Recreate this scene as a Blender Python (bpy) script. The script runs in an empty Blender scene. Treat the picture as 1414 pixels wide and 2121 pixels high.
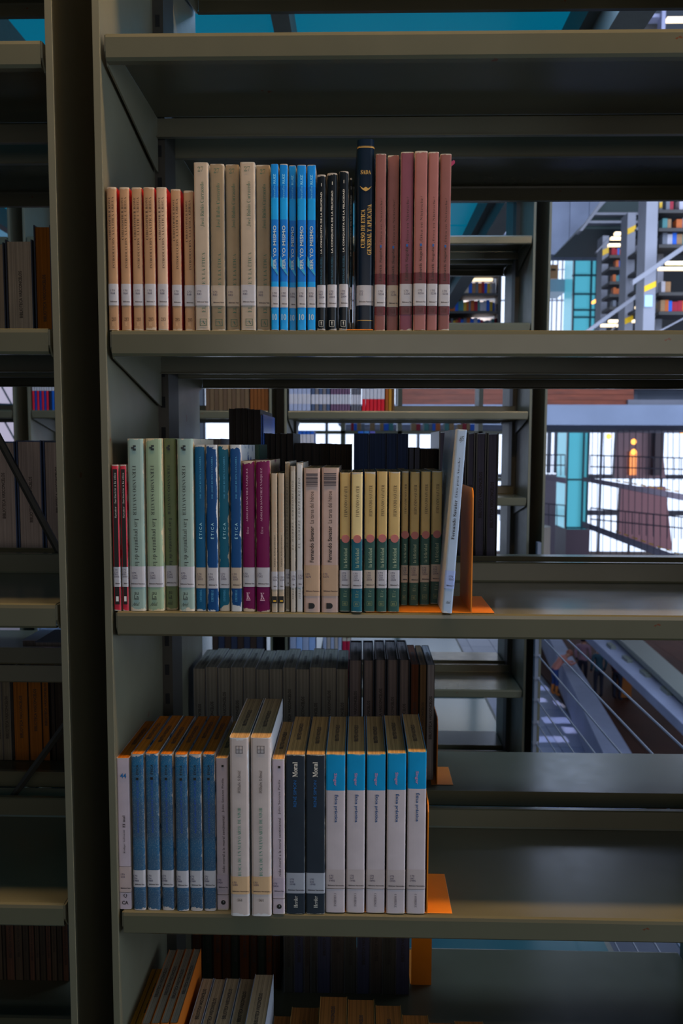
import bpy, math, random
from mathutils import Vector, Matrix
random.seed(7)
R = random.Random(11)
C = bpy.context.scene.collection
sc = bpy.context.scene

# ---------------------------------------------------------------- camera
W, H, FPX = 1414.0, 2121.0, 1650.0
CAM = Vector((0.0, -1.05, 1.5))
yaw, pitch, roll = math.atan(38/FPX), math.atan(138/FPX), 0.0033
hd = Vector((-math.sin(yaw), math.cos(yaw), 0))
fw = hd*math.cos(pitch) - Vector((0, 0, math.sin(pitch)))
r0 = Vector((math.cos(yaw), math.sin(yaw), 0))
u0 = r0.cross(fw)
rt = r0*math.cos(roll) + u0*math.sin(roll)
up = u0*math.cos(roll) - r0*math.sin(roll)
cd = bpy.data.cameras.new('camera'); cam = bpy.data.objects.new('camera', cd); C.objects.link(cam)
cam.matrix_world = Matrix(((rt.x, up.x, -fw.x, CAM.x), (rt.y, up.y, -fw.y, CAM.y), (rt.z, up.z, -fw.z, CAM.z), (0, 0, 0, 1)))
cd.sensor_fit = 'VERTICAL'; cd.sensor_height = 36; cd.sensor_width = 24; cd.lens = 36*FPX/H
cd.clip_start = 0.05; cd.clip_end = 300
cd.dof.use_dof = True; cd.dof.focus_distance = 1.09; cd.dof.aperture_fstop = 9.0
sc.camera = cam

# ---------------------------------------------------------------- world, lights, exposure
wd = bpy.data.worlds.new('world'); sc.world = wd; wd.use_nodes = True
bg = wd.node_tree.nodes['Background']; bg.inputs[0].default_value = (0.50, 0.66, 1.0, 1); bg.inputs[1].default_value = 0.10
sc.view_settings.view_transform = 'Standard'; sc.view_settings.look = 'None'
sc.view_settings.gamma = 1; sc.view_settings.use_curve_mapping = False; sc.view_settings.exposure = 0.0
sc.cycles.max_bounces = 6; sc.cycles.use_denoising = True

def area(name, loc, target, sx, sy, power, col, spread=math.pi):
    l = bpy.data.lights.new(name, 'AREA'); l.shape = 'RECTANGLE'; l.size = sx; l.size_y = sy
    l.energy = power; l.color = col; l.spread = spread
    o = bpy.data.objects.new(name, l); C.objects.link(o); o.location = loc
    d = Vector(target) - Vector(loc); o.rotation_euler = d.to_track_quat('-Z', 'Y').to_euler(); return o
area('aisle_lamp_light', (0.3, -0.15, 2.93), (0.3, -0.15, 0), 2.4, 0.08, 52, (1.0, 0.66, 0.33))
area('front_fill_light', (0.6, -3.2, 1.8), (0.1, 0, 1.5), 2.6, 1.2, 15, (1.0, 0.92, 0.84))  # added soft fill from behind the camera, brightens the spines
area('front_right_fill_light', (3.0, -1.0, 1.6), (-0.35, 0.12, 1.45), 1.4, 2.0, 62, (0.62, 0.78, 1.0))  # added bluish fill from the front right, brightens the inner side panels
area('far_aisle_light', (0.2, 1.35, 2.92), (0.2, 1.2, 0), 2.6, 0.35, 30, (0.40, 0.62, 1.0))
area('atrium_side_light', (4.5, 2.6, 2.6), (0.0, 0.9, 1.2), 3.0, 2.5, 60, (0.55, 0.72, 1.0))
area('atrium_hall_light', (9, 7, 7.5), (9, 24, -5), 12, 6, 1100, (0.66, 0.76, 1.0))
area('upper_hall_fill_light', (2.4, 8, 2.4), (8, 24, 6), 2.5, 2, 330, (0.70, 0.80, 1.0))  # added fill, lifts the upper hall and its concrete
area('wall_fill_light', (5, 19, 9.8), (6.6, 23, 7.4), 3, 1, 170, (0.75, 0.82, 1.0))  # added lamp above the view, brightens the shadowed concrete wall
area('far_hall_fill_light', (20, 27, 0.8), (20, 41, -1), 12, 4, 1100, (0.85, 0.82, 1.0))  # added fill for the backlit column and railings far off

# ---------------------------------------------------------------- projection helpers
def ray(px, py):
    return (rt*((px-W/2)/FPX) - up*((py-H/2)/FPX) + fw)
def U(px, py, Y):
    d = ray(px, py); t = (Y-CAM.y)/d.y; return CAM + d*t
def UD(px, py, D): return U(px, py, D+CAM.y)
def UZ(px, py, z):
    d = ray(px, py); t = (z-CAM.z)/d.z; return CAM + d*t

# ---------------------------------------------------------------- materials
def lin(c):
    c = max(0.0, min(1.0, c)); return c/12.92 if c <= .04045 else ((c+.055)/1.055)**2.4
def col(r, g, b, k=1.13):
    return (lin(r*k/255), lin(g*k/255), lin(b*k/255), 1)
MC = {}
def mat(name, c, rough=.6, metal=0, noise=0.0, nscale=30, emis=None, estr=0, kind='', wear=0, wearcol=(.62, .56, .48, 1), spec=.5, alpha=1, coat=0):
    key = (name, c, rough, kind, wear)
    if key in MC: return MC[key]
    m = bpy.data.materials.new(name); m.use_nodes = True; nt = m.node_tree; N = nt.nodes; L = nt.links
    b = N['Principled BSDF']
    b.inputs['Base Color'].default_value = c; b.inputs['Roughness'].default_value = rough; b.inputs['Metallic'].default_value = metal
    b.inputs['Specular IOR Level'].default_value = spec; b.inputs['Coat Weight'].default_value = coat
    if alpha < 1: b.inputs['Alpha'].default_value = alpha
    if emis:
        b.inputs['Emission Color'].default_value = emis; b.inputs['Emission Strength'].default_value = estr
    last = None
    if noise or wear or kind:
        tc = N.new('ShaderNodeTexCoord'); oi = N.new('ShaderNodeObjectInfo')
        nz = N.new('ShaderNodeTexNoise'); nz.noise_dimensions = '4D'; nz.inputs['Scale'].default_value = nscale; nz.inputs['Detail'].default_value = 6
        mw = N.new('ShaderNodeMath'); mw.operation = 'MULTIPLY'; mw.inputs[1].default_value = 40
        L.new(oi.outputs['Random'], mw.inputs[0]); L.new(mw.outputs[0], nz.inputs['W']); L.new(tc.outputs['Object'], nz.inputs['Vector'])
        mr = N.new('ShaderNodeMapRange'); mr.inputs['From Min'].default_value = .3; mr.inputs['From Max'].default_value = .7
        mr.inputs['To Min'].default_value = 1-noise; mr.inputs['To Max'].default_value = 1+noise
        L.new(nz.outputs[0], mr.inputs[0])
        mx = N.new('ShaderNodeMix'); mx.data_type = 'RGBA'; mx.blend_type = 'MULTIPLY'; mx.inputs[0].default_value = 1
        mx.inputs[6].default_value = c; L.new(mr.outputs[0], mx.inputs[7]); last = mx.outputs[2]
    if kind == 'pages':
        mp = N.new('ShaderNodeMapping'); mp.inputs['Scale'].default_value = (900, 3, 3); L.new(tc.outputs['Object'], mp.inputs[0])
        n2 = N.new('ShaderNodeTexNoise'); n2.inputs['Scale'].default_value = 1; n2.inputs['Detail'].default_value = 2; L.new(mp.outputs[0], n2.inputs['Vector'])
        m2 = N.new('ShaderNodeMapRange'); m2.inputs['From Min'].default_value = .35; m2.inputs['From Max'].default_value = .6; m2.inputs['To Min'].default_value = .62; m2.inputs['To Max'].default_value = 1.06
        L.new(n2.outputs[0], m2.inputs[0])
        mx2 = N.new('ShaderNodeMix'); mx2.data_type = 'RGBA'; mx2.blend_type = 'MULTIPLY'; mx2.inputs[0].default_value = 1
        L.new(last, mx2.inputs[6]); L.new(m2.outputs[0], mx2.inputs[7]); last = mx2.outputs[2]
    if kind == 'mottle':   # speckled blue print with brighter pools
        n2 = N.new('ShaderNodeTexNoise'); n2.inputs['Scale'].default_value = 11; n2.inputs['Detail'].default_value = 1; L.new(tc.outputs['Object'], n2.inputs['Vector'])
        n3 = N.new('ShaderNodeTexNoise'); n3.inputs['Scale'].default_value = 900; L.new(tc.outputs['Object'], n3.inputs['Vector'])
        r2 = N.new('ShaderNodeMapRange'); r2.inputs['From Min'].default_value = .45; r2.inputs['From Max'].default_value = .6; L.new(n2.outputs[0], r2.inputs[0])
        mx2 = N.new('ShaderNodeMix'); mx2.data_type = 'RGBA'; L.new(r2.outputs[0], mx2.inputs[0]); L.new(last, mx2.inputs[6]); mx2.inputs[7].default_value = col(8, 88, 125)
        r3 = N.new('ShaderNodeMapRange'); r3.inputs['From Min'].default_value = .52; r3.inputs['From Max'].default_value = .68; r3.inputs['To Max'].default_value = .6; L.new(n3.outputs[0], r3.inputs[0])
        mx3 = N.new('ShaderNodeMix'); mx3.data_type = 'RGBA'; L.new(r3.outputs[0], mx3.inputs[0]); L.new(mx2.outputs[2], mx3.inputs[6]); mx3.inputs[7].default_value = col(112, 122, 128)
        last = mx3.outputs[2]
    if kind == 'paint':   # scratched, slightly dirty enamel: varied gloss
        n2 = N.new('ShaderNodeTexNoise'); n2.inputs['Scale'].default_value = 25; n2.inputs['Detail'].default_value = 4; L.new(tc.outputs['Object'], n2.inputs['Vector'])
        r2 = N.new('ShaderNodeMapRange'); r2.inputs['To Min'].default_value = rough-.05; r2.inputs['To Max'].default_value = rough+.07; L.new(n2.outputs[0], r2.inputs[0])
        L.new(r2.outputs[0], b.inputs['Roughness'])
        # small rust chips
        n3 = N.new('ShaderNodeTexNoise'); n3.inputs['Scale'].default_value = 26; n3.inputs['Detail'].default_value = 4; L.new(tc.outputs['Object'], n3.inputs['Vector'])
        r3 = N.new('ShaderNodeMapRange'); r3.inputs['From Min'].default_value = .735; r3.inputs['From Max'].default_value = .75; L.new(n3.outputs[0], r3.inputs[0])
        mx3 = N.new('ShaderNodeMix'); mx3.data_type = 'RGBA'; L.new(r3.outputs[0], mx3.inputs[0]); L.new(last, mx3.inputs[6]); mx3.inputs[7].default_value = (.12, .04, .015, 1)
        last = mx3.outputs[2]
    if wear:
        uv = N.new('ShaderNodeUVMap'); sp = N.new('ShaderNodeSeparateXYZ'); L.new(uv.outputs[0], sp.inputs[0])
        def M(op, a, b2=None):
            n = N.new('ShaderNodeMath'); n.operation = op
            for i, v in enumerate((a, b2)):
                if v is None: continue
                if isinstance(v, (int, float)): n.inputs[i].default_value = v
                else: L.new(v, n.inputs[i])
            return n.outputs[0]
        x, y = sp.outputs[0], sp.outputs[1]
        ex = M('MINIMUM', x, M('SUBTRACT', 1.0, x))           # in spine widths
        ey = M('MULTIPLY', M('MINIMUM', y, M('SUBTRACT', 1.0, y)), 5)
        e = M('MINIMUM', ex, ey)
        n4 = N.new('ShaderNodeTexNoise'); n4.noise_dimensions = '4D'; n4.inputs['Scale'].default_value = 45; n4.inputs['Detail'].default_value = 7; n4.inputs['Roughness'].default_value = .65
        L.new(mw.outputs[0], n4.inputs['W']); L.new(tc.outputs['Object'], n4.inputs['Vector'])
        t = M('MULTIPLY', M('SUBTRACT', n4.outputs[0], .5), 1.5*wear)
        lim = M('ADD', t, .13*wear)
        mk = N.new('ShaderNodeMapRange'); mk.inputs['From Min'].default_value = -.004; mk.inputs['From Max'].default_value = .01
        L.new(M('SUBTRACT', lim, e), mk.inputs[0])
        mx4 = N.new('ShaderNodeMix'); mx4.data_type = 'RGBA'; L.new(mk.outputs[0], mx4.inputs[0]); L.new(last, mx4.inputs[6]); mx4.inputs[7].default_value = wearcol
        last = mx4.outputs[2]
    if last is not None: L.new(last, b.inputs['Base Color'])
    MC[key] = m; return m

PAINT = mat('olive_enamel', (.135, .125, .08, 1), .36, noise=.06, nscale=9, kind='paint')
PAINTS = mat('olive_enamel_shelf_top', (.10, .092, .055, 1), .22, noise=.06, nscale=9, kind='paint')
DARKST = mat('dark_post_enamel', (.028, .025, .018, 1), .5, noise=.1)
BLACK = mat('black_void', (.004, .004, .004, 1), .9)
PALE = mat('pale_grey_enamel', (.30, .32, .33, 1), .42, noise=.05, nscale=8, kind='paint')
ORANGE = mat('orange_enamel', (.72, .20, .008, 1), .35, noise=.05)

# ---------------------------------------------------------------- object helpers
def link(o, parent=None):
    C.objects.link(o)
    if parent is not None: o.parent = parent
    return o
def tag(o, label=None, cat=None, group=None, kind=None):
    if label: o['label'] = label
    if cat: o['category'] = cat
    if group: o['group'] = group
    if kind: o['kind'] = kind
    return o
def empty(name, loc, label=None, cat=None, group=None, rot=(0, 0, 0)):
    o = bpy.data.objects.new(name, None); o.empty_display_size = .02; o.location = loc; o.rotation_euler = rot
    C.objects.link(o); return tag(o, label, cat, group)
def mesh(name, verts, faces, mats, mi=None, uvs=None, smooth=False):
    me = bpy.data.meshes.new(name); me.from_pydata([tuple(v) for v in verts], [], faces)
    for m in mats: me.materials.append(m)
    if mi: me.polygons.foreach_set('material_index', mi)
    if uvs:
        ul = me.uv_layers.new(name='UVMap')
        for p in me.polygons:
            for li in p.loop_indices: ul.data[li].uv = uvs[me.loops[li].vertex_index]
    if smooth: me.polygons.foreach_set('use_smooth', [True]*len(me.polygons))
    me.update(); return me
def obj(name, me, parent=None, loc=None, rot=None):
    o = bpy.data.objects.new(name, me); link(o, parent)
    if loc is not None: o.location = loc
    if rot is not None: o.rotation_euler = rot
    return o
BF = [(0, 3, 2, 1), (4, 5, 6, 7), (0, 1, 5, 4), (1, 2, 6, 5), (2, 3, 7, 6), (3, 0, 4, 7)]
class MB:
    def __init__(s): s.v, s.f, s.m = [], [], []
    def box(s, x0, x1, y0, y1, z0, z1, mi=0):
        n = len(s.v); s.v += [(x0, y0, z0), (x1, y0, z0), (x1, y1, z0), (x0, y1, z0), (x0, y0, z1), (x1, y0, z1), (x1, y1, z1), (x0, y1, z1)]
        s.f += [tuple(n+i for i in f) for f in BF]; s.m += [mi]*6; return s
    def hexa(s, pts, mi=0):
        n = len(s.v); s.v += [tuple(p) for p in pts]; s.f += [tuple(n+i for i in f) for f in BF]; s.m += [mi]*6; return s
    def bar(s, a, b, r, mi=0, k=6):
        a, b = Vector(a), Vector(b); d = (b-a).normalized(); q = d.to_track_quat('Z', 'Y'); n = len(s.v)
        for p in (a, b):
            for i in range(k):
                t = 2*math.pi*i/k; s.v.append(tuple(p + q @ Vector((r*math.cos(t), r*math.sin(t), 0))))
        for i in range(k):
            j = (i+1) % k; s.f.append((n+i, n+j, n+k+j, n+k+i)); s.m.append(mi)
        s.f.append(tuple(n+i for i in reversed(range(k)))); s.f.append(tuple(n+k+i for i in range(k))); s.m += [mi, mi]; return s
    def extrude(s, poly, axis, a, b, mi=0):   # poly of 2-D points; axis 'x': (y,z); 'y': (x,z); 'z': (x,y)
        n = len(s.v); k = len(poly)
        for t in (a, b):
            for (p, q) in poly:
                s.v.append({'x': (t, p, q), 'y': (p, t, q), 'z': (p, q, t)}[axis])
        for i in range(k):
            j = (i+1) % k; s.f.append((n+i, n+j, n+k+j, n+k+i)); s.m.append(mi)
        s.f.append(tuple(n+i for i in reversed(range(k)))); s.f.append(tuple(n+k+i for i in range(k))); s.m += [mi, mi]; return s
    def build(s, name, mats, parent=None, label=None, cat=None, group=None, kind=None, bevel=0):
        if not isinstance(mats, (list, tuple)): mats = [mats]
        me = mesh(name, s.v, s.f, mats, s.m); o = obj(name, me, parent)
        if bevel:
            b = o.modifiers.new('bevel', 'BEVEL'); b.width = bevel; b.segments = 2; b.limit_method = 'ANGLE'
        return tag(o, label, cat, group, kind)
def sheet(line, t):    # polyline -> closed sheet-metal section of thickness t
    P = [Vector(p) for p in line]; a, b = [], []
    for i, p in enumerate(P):
        d = Vector((0, 0))
        if i > 0: d += (p-P[i-1]).normalized()
        if i < len(P)-1: d += (P[i+1]-p).normalized()
        d.normalize(); n = Vector((-d.y, d.x)); a.append(tuple(p+n*t/2)); b.append(tuple(p-n*t/2))
    return a + b[::-1]

# ---------------------------------------------------------------- lettering
TC = {}
def math_alpha(s, base_up, base_lo, base_dig=None):
    o = ''
    for ch in s:
        if 'A' <= ch <= 'Z': o += chr(base_up+ord(ch)-65)
        elif 'a' <= ch <= 'z': o += chr(base_lo+ord(ch)-97) if not (base_lo == 0x1D44E and ch == 'h') else '\u210E'
        elif base_dig and '0' <= ch <= '9': o += chr(base_dig+ord(ch)-48)
        else: o += ch
    return o
def tmesh(body, style='sans'):
    key = (body, style)
    if key in TC: return TC[key]
    cu = bpy.data.curves.new('lettering', 'FONT'); off = 0
    b = body
    if style.startswith('serif'): b = math_alpha(body, 0x1D400, 0x1D41A, 0x1D7CE); off = -.012
    if style.startswith('ital'): b = math_alpha(body, 0x1D434, 0x1D44E); off = .004
    if style == 'bold': off = .022
    if style == 'serifb': off = .004
    cu.body = b; cu.offset = off; cu.resolution_u = 2; cu.align_x = 'LEFT'
    cu.space_line = .95
    o = bpy.data.objects.new('lettering', cu); C.objects.link(o)
    dg = bpy.context.evaluated_depsgraph_get(); dg.update()
    me = bpy.data.meshes.new_from_object(o.evaluated_get(dg))
    bpy.data.objects.remove(o); bpy.data.curves.remove(cu)
    xs = [v.co.x for v in me.vertices] or [0, 1]; ys = [v.co.y for v in me.vertices] or [0, 1]
    x0, x1, y0, y1 = min(xs), max(xs), min(ys), max(ys)
    for v in me.vertices:
        v.co.x = (v.co.x-x0)/max(1e-6, x1-x0); v.co.y = (v.co.y-y0)/max(1e-6, y1-y0); v.co.z = 0
    me.materials.clear(); me.materials.append(None); me.name = 'lettering'
    TC[key] = me; return me
def txt(parent, body, way, p0, p1, q0, q1, y, m, style='sans', name='title_lettering'):
    """way up/dn: p = z extent, q = x extent; h: p = x extent, q = z extent; top: on top, p = y extent, q = x extent, y = z; fore: fore-edge"""
    me = tmesh(body, style); o = bpy.data.objects.new(name, me); link(o, parent)
    o.material_slots[0].link = 'OBJECT'; o.material_slots[0].material = m
    dp, dq = p1-p0, q1-q0
    if way == 'up': a, b, n, t = (0, 0, 1), (-1, 0, 0), (0, -1, 0), (q1, y, p0)
    elif way == 'dn': a, b, n, t = (0, 0, -1), (1, 0, 0), (0, -1, 0), (q0, y, p1)
    elif way == 'h': a, b, n, t = (1, 0, 0), (0, 0, 1), (0, -1, 0), (p0, y, q0)
    elif way == 'top': a, b, n, t = (0, 1, 0), (-1, 0, 0), (0, 0, 1), (q1, p0, y)
    elif way == 'fore': a, b, n, t = (0, 0, 1), (1, 0, 0), (0, 1, 0), (q0, y, p0)
    A, B, Nn = Vector(a)*dp, Vector(b)*dq, Vector(n)
    o.matrix_basis = Matrix(((A.x, B.x, Nn.x, t[0]), (A.y, B.y, Nn.y, t[1]), (A.z, B.z, Nn.z, t[2]), (0, 0, 0, 1)))
    return o
def ink(r, g, b): return mat('ink', col(r, g, b, 1.15), .55)
INK = ink(20, 18, 18); STAMP = mat('stamp_ink', (.028, .018, .012, 1), .8)
LABEL = mat('label_paper', (.50, .47, .49, 1), .35, noise=.06, nscale=60)
LABELT = mat('label_paper_tan', (.46, .36, .27, 1), .35, noise=.06, nscale=60)
TAPE = mat('clear_tape_edge', (.10, .07, .05, 1), .3)

# ---------------------------------------------------------------- books
def profile(w, dep, r, bulge):
    pts = [(-w/2, dep), (-w/2, r)]
    for a in (30, 60): t = math.radians(a); pts.append((-w/2+r-r*math.cos(t), r-r*math.sin(t)))
    k = 6
    for i in range(k+1):
        x = -w/2+r+(w-2*r)*i/k; u = 2*i/k-1; pts.append((x, 0.0))
    for a in (60, 30): t = math.radians(a); pts.append((w/2-r+r*math.cos(t), r-r*math.sin(t)))
    pts += [(w/2, r), (w/2, dep)]
    return [(x, y + (bulge*(2*x/w)**2 if y < dep*.5 else 0)) for x, y in pts]
def cover_mesh(w, h, dep, r, bulge, bands, mats, t=.0006, side=None):
    P = profile(w, dep, r, bulge); n = len(P); k = (w-2*t)/w
    Q = [(x*k, y if y > dep*.9 else y+t) for x, y in P]
    zs = [0.0]; mids = []
    for f, m in bands: zs.append(h*f); mids.append(m)
    V, F, MI, UVs = [], [], [], []
    L = [0.0]
    for i in range(1, n): L.append(L[-1] + math.hypot(P[i][0]-P[i-1][0], P[i][1]-P[i-1][1]))
    a, b = L[1], L[-2]
    def uu(i): return 0 if i == 0 else (1 if i == n-1 else (L[i]-a)/(b-a))
    for z in zs:
        for i, (x, y) in enumerate(P): V.append((x, y, z)); UVs.append((uu(i), z/h))
    for j in range(len(zs)-1):
        for i in range(n-1):
            F.append((j*n+i, j*n+i+1, (j+1)*n+i+1, (j+1)*n+i)); MI.append(side if side is not None and i in (0, n-2) else mids[j])
    o = len(V)
    for z in (0, h):
        for i, (x, y) in enumerate(Q): V.append((x, y, z)); UVs.append((.5, .5))
    for i in range(n-1): F.append((o+i+1, o+i, o+n+i, o+n+i+1)); MI.append(mids[0])
    T = (len(zs)-1)*n
    for i in range(n-1):
        F.append((T+i, T+i+1, o+n+i+1, o+n+i)); MI.append(mids[-1])
        F.append((i+1, i, o+i, o+i+1)); MI.append(mids[0])
    F.append((0, T, o+n, o)); MI.append(mids[0]); F.append((n-1, o+n-1, o+2*n-1, T+n-1)); MI.append(mids[0])
    return mesh('cover', V, F, mats, MI, UVs)
def strip_mesh(w, r, bulge, h, f0, f1, m, off=.0003, c0=None):
    P = profile(w, .02, r, bulge)[1:-1]; n = len(P); V, F = [], []
    for z in (f0*h, f1*h):
        for x, y in P: V.append((x*(1+2*off/w), y-off, z))
    for i in range(n-1): F.append((i, i+1, n+i+1, n+i))
    return mesh('spine_label', V, F, [m])
PAGES = {}
def pages(r, g, b):
    return mat('aged_pages', col(r, g, b, 1.15), .85, noise=.10, nscale=14, kind='pages', spec=.15)
def mk_book(name, label, cat, group, x0, x1, y, zb, h, dep, spec, flip=False, lean=0, turn=0):
    w = abs(x1-x0) - .0004
    e = empty(name, ((x0+x1)/2, y, zb), label, cat, group, rot=(0, lean, turn + (math.pi if flip else 0)))
    hard = spec.get('hard', False); r = min(spec.get('r', .0022), w*.22); bulge = spec.get('bulge', .0006)
    mats = spec['mats']; bands = spec.get('bands', [(1.0, 0)])
    t = .0022 if hard else .0006
    co = obj('cover', cover_mesh(w, h, dep, r, bulge, bands, mats, t, spec.get('side')), e)
    if spec.get('cover_label'): co['label'] = spec['cover_label']
    ins = .003 if hard else .0005
    pw = w/2-t-.0002; pb = MB(); zt = h-ins; zo = ins if hard else .0004
    pb.box(-pw, pw, t+.0012+bulge, dep-ins-.0006, zo, zt)
    pg = pb.build('page_block', spec['pages'], e)
    st = spec.get('stamp', 'both' if not flip else 'both')
    if spec.get('small'): st = None
    if st:
        sw = min(.0062, w*.42); ph = R.uniform(-.012, .012)
        s1 = txt(pg, 'BIBLIOTECA VASCONCELOS', 'top', dep*.32+ph, dep*.32+.066+ph, -sw*.5, sw*.5, zt+.0003, STAMP, 'bold', 'page_stamp')
        if flip:
            d2 = R.uniform(-.015, .02)
            txt(pg, 'BIBLIOTECA VASCONCELOS', 'fore', h*.33+d2, h*.33+.085+d2, -sw*.5, sw*.5, dep-ins-.0003, STAMP, 'bold', 'page_stamp')
    if flip: return e
    front = -.0006
    for lb in spec.get('labels', []):
        f0, f1, lines, c0 = lb[:4]; m = lb[4] if len(lb) > 4 else LABEL
        so = obj('spine_label', strip_mesh(w, r, bulge, h, f0, f1, m), e)
        hh = (f1-f0)*h
        if lines:
            n = len(lines); lh = .0027 if n < 4 else .0024; ztop = f1*h-hh*(.08 if n > 3 else .24)
            for i, ln in enumerate(lines):
                wdt = min(.0072*len(ln)/4, w*(.97-c0)); a = -w/2+w*c0
                txt(so, ln, 'h', a, a+wdt, ztop-(i+1)*lh*1.28, ztop-(i+1)*lh*1.28+lh, front-.0002, ink(45, 45, 75), 'sans', 'label_lettering')
            a = -w/2+.0015; txt(so, 'Biblioteca Vasconcelos'[:max(6, int(w/.0011))], 'h', a+.0016, w/2-.0008, f0*h+hh*.14, f0*h+hh*.14+.0019, front-.0002, ink(35, 35, 45), 'bold', 'label_lettering')
    for s in spec.get('strips', []):     # extra wrapped bands: f0,f1,mat,name
        so = obj(s[3], strip_mesh(w, r, bulge, h, s[0], s[1], s[2], .0002), e); so.data.name = s[3]
    for tx in spec.get('texts', []):     # body, way, f0,f1,c0,c1, ink, style
        body, way, f0, f1, c0, c1, m, style = tx
        if way == 'h': txt(e, body, 'h', -w/2+c0*w, -w/2+c1*w, f0*h, f1*h, front, m, style)
        else: txt(e, body, way, f0*h, f1*h, -w/2+c0*w, -w/2+c1*w, front, m, style)
    for si, s in enumerate(spec.get('shapes', [])):     # kind, f0,f1,c0,c1, mat, name
        kd, f0, f1, c0, c1, m, nm = s; a, b = -w/2+c0*w, -w/2+c1*w; z0, z1 = f0*h, f1*h; mb = MB(); ty = front+.00032-.00004*si
        if kd == 'rect': mb.box(a, b, ty-.0002, ty+.0004, z0, z1)
        elif kd == 'frame':
            q = min(b-a, z1-z0)*.07
            for bx in ((a, b, z0, z0+q), (a, b, z1-q, z1), (a, a+q, z0, z1), (b-q, b, z0, z1)): mb.box(bx[0], bx[1], ty-.0001, ty, bx[2], bx[3])
        elif kd == 'disc':
            cx, cz, rr = (a+b)/2, (z0+z1)/2, (z1-z0)/2
            mb.extrude([(cx+rr*math.cos(i*math.pi/10), cz+rr*math.sin(i*math.pi/10)) for i in range(20)], 'y', ty-.0002, ty+.0003)
        elif kd == 'tri':
            mb.extrude([(a, z0+(z1-z0)*.5), (b, z0), (b, z0+(z1-z0)*.12), (a, z1)], 'y', ty-.0001, ty+.0003)
        elif kd == 'bars':
            n = 9
            for i in range(n):
                q = (z1-z0)/n; mb.box(a, b, ty-.0002, ty+.0003, z0+i*q, z0+i*q+q*(.35+.45*((i*7) % 3)/2))
        elif kd == 'leaf':
            cx, cz = (a+b)/2, (z0+z1)/2; hw, hh2 = (b-a)/2, (z1-z0)/2
            mb.extrude([(cx-hw, cz+hh2), (cx-hw*.55, cz-hh2*.35), (cx, cz-hh2), (cx+hw*.55, cz-hh2*.35), (cx+hw, cz+hh2), (cx+hw*.4, cz+hh2*.1), (cx, cz+hh2*.75), (cx-hw*.4, cz+hh2*.1)], 'y', ty-.0002, ty+.0003)
        mb.build(nm, m, e)
    return e

ORD = ['first', 'second', 'third', 'fourth', 'fifth', 'sixth', 'seventh', 'eighth', 'ninth', 'tenth', 'eleventh', 'twelfth', 'thirteenth', 'fourteenth', 'fifteenth', 'sixteenth', 'seventeenth', 'eighteenth', 'nineteenth', 'twentieth']
NUM = ['no', 'one', 'two', 'three', 'four', 'five', 'six', 'seven', 'eight', 'nine', 'ten', 'eleven', 'twelve', 'thirteen', 'fourteen', 'fifteen']
def olabel(i, n, desc):
    if n == 1: return desc
    if n == 2: return ('left' if i == 0 else 'right') + ' one of the two ' + desc
    if i == 0: return 'leftmost of the ' + (NUM[n] if n < 16 else 'many') + ' ' + desc
    if i == n-1: return 'rightmost of the ' + (NUM[n] if n < 16 else 'many') + ' ' + desc
    return ORD[i] + ' from left of the ' + (NUM[n]+' ' if n < 16 else '') + desc

# shelf levels in the near bookcase (top surface, world z)
SZ = [U(750, y, 0).z for y in (62, 683, 1271, 1897, 2509)]
ZTOP = U(750, -583, 0).z

# ================================================================ LARGE STRUCTURE
TEALG = mat('teal_frosted_glass', (.02, .16, .19, 1), .25, noise=.12, nscale=1.5, emis=(.0, .17, .30, 1), estr=.6)
TEALF = mat('teal_glass_floor', (.035, .11, .125, 1), .17, noise=.1, nscale=2)
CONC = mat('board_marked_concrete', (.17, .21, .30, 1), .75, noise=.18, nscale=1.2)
CONCD = mat('dark_concrete', (.10, .12, .16, 1), .8, noise=.2, nscale=1)
BEAM = mat('floor_edge_steel', (.13, .135, .12, 1), .5, noise=.08)
EDGE = .78                                     # right end of the walkways
ZC = 3.02
# floor of frosted glass panels
fl = empty('floor', (0, 0, 0)); tag(fl, kind='structure')
for i in range(-3, 1):
    for j in range(-2, 7):
        x0 = EDGE-.02+(i-1)*1.03; MB().box(x0+.012, x0+1.018, j*1.03-.5, j*1.03+.51, -.03, 0).build('floor_panel', TEALF, fl)
MB().box(-4, EDGE, -3, 9, -.18, -.032).build('floor_slab', BEAM, fl)
ce = empty('ceiling', (0, 0, ZC)); tag(ce, kind='structure')
for i in range(-5, 1):
    for j in range(-2, 7):
        x0 = EDGE-.02+(i-1)*1.03; MB().box(x0+.02, x0+1.01, j*1.03-.5, j*1.03+.49, -.0, .03).build('ceiling_panel', TEALG, ce)
for i in range(-3, 2):
    x0 = EDGE-.02+(i-1)*1.03; MB().box(x0-.03, x0+.03, -2.5, 6.7, -.12, .0).build('ceiling_beam', BEAM, ce)
MB().box(EDGE-.01, EDGE+.10, -2.5, 6.7, -.22, .12).build('ceiling_beam', BEAM, ce)
MB().box(-4, EDGE, -2.6, 6.7, .06, .12).build('ceiling_slab', BEAM, ce)

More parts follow.
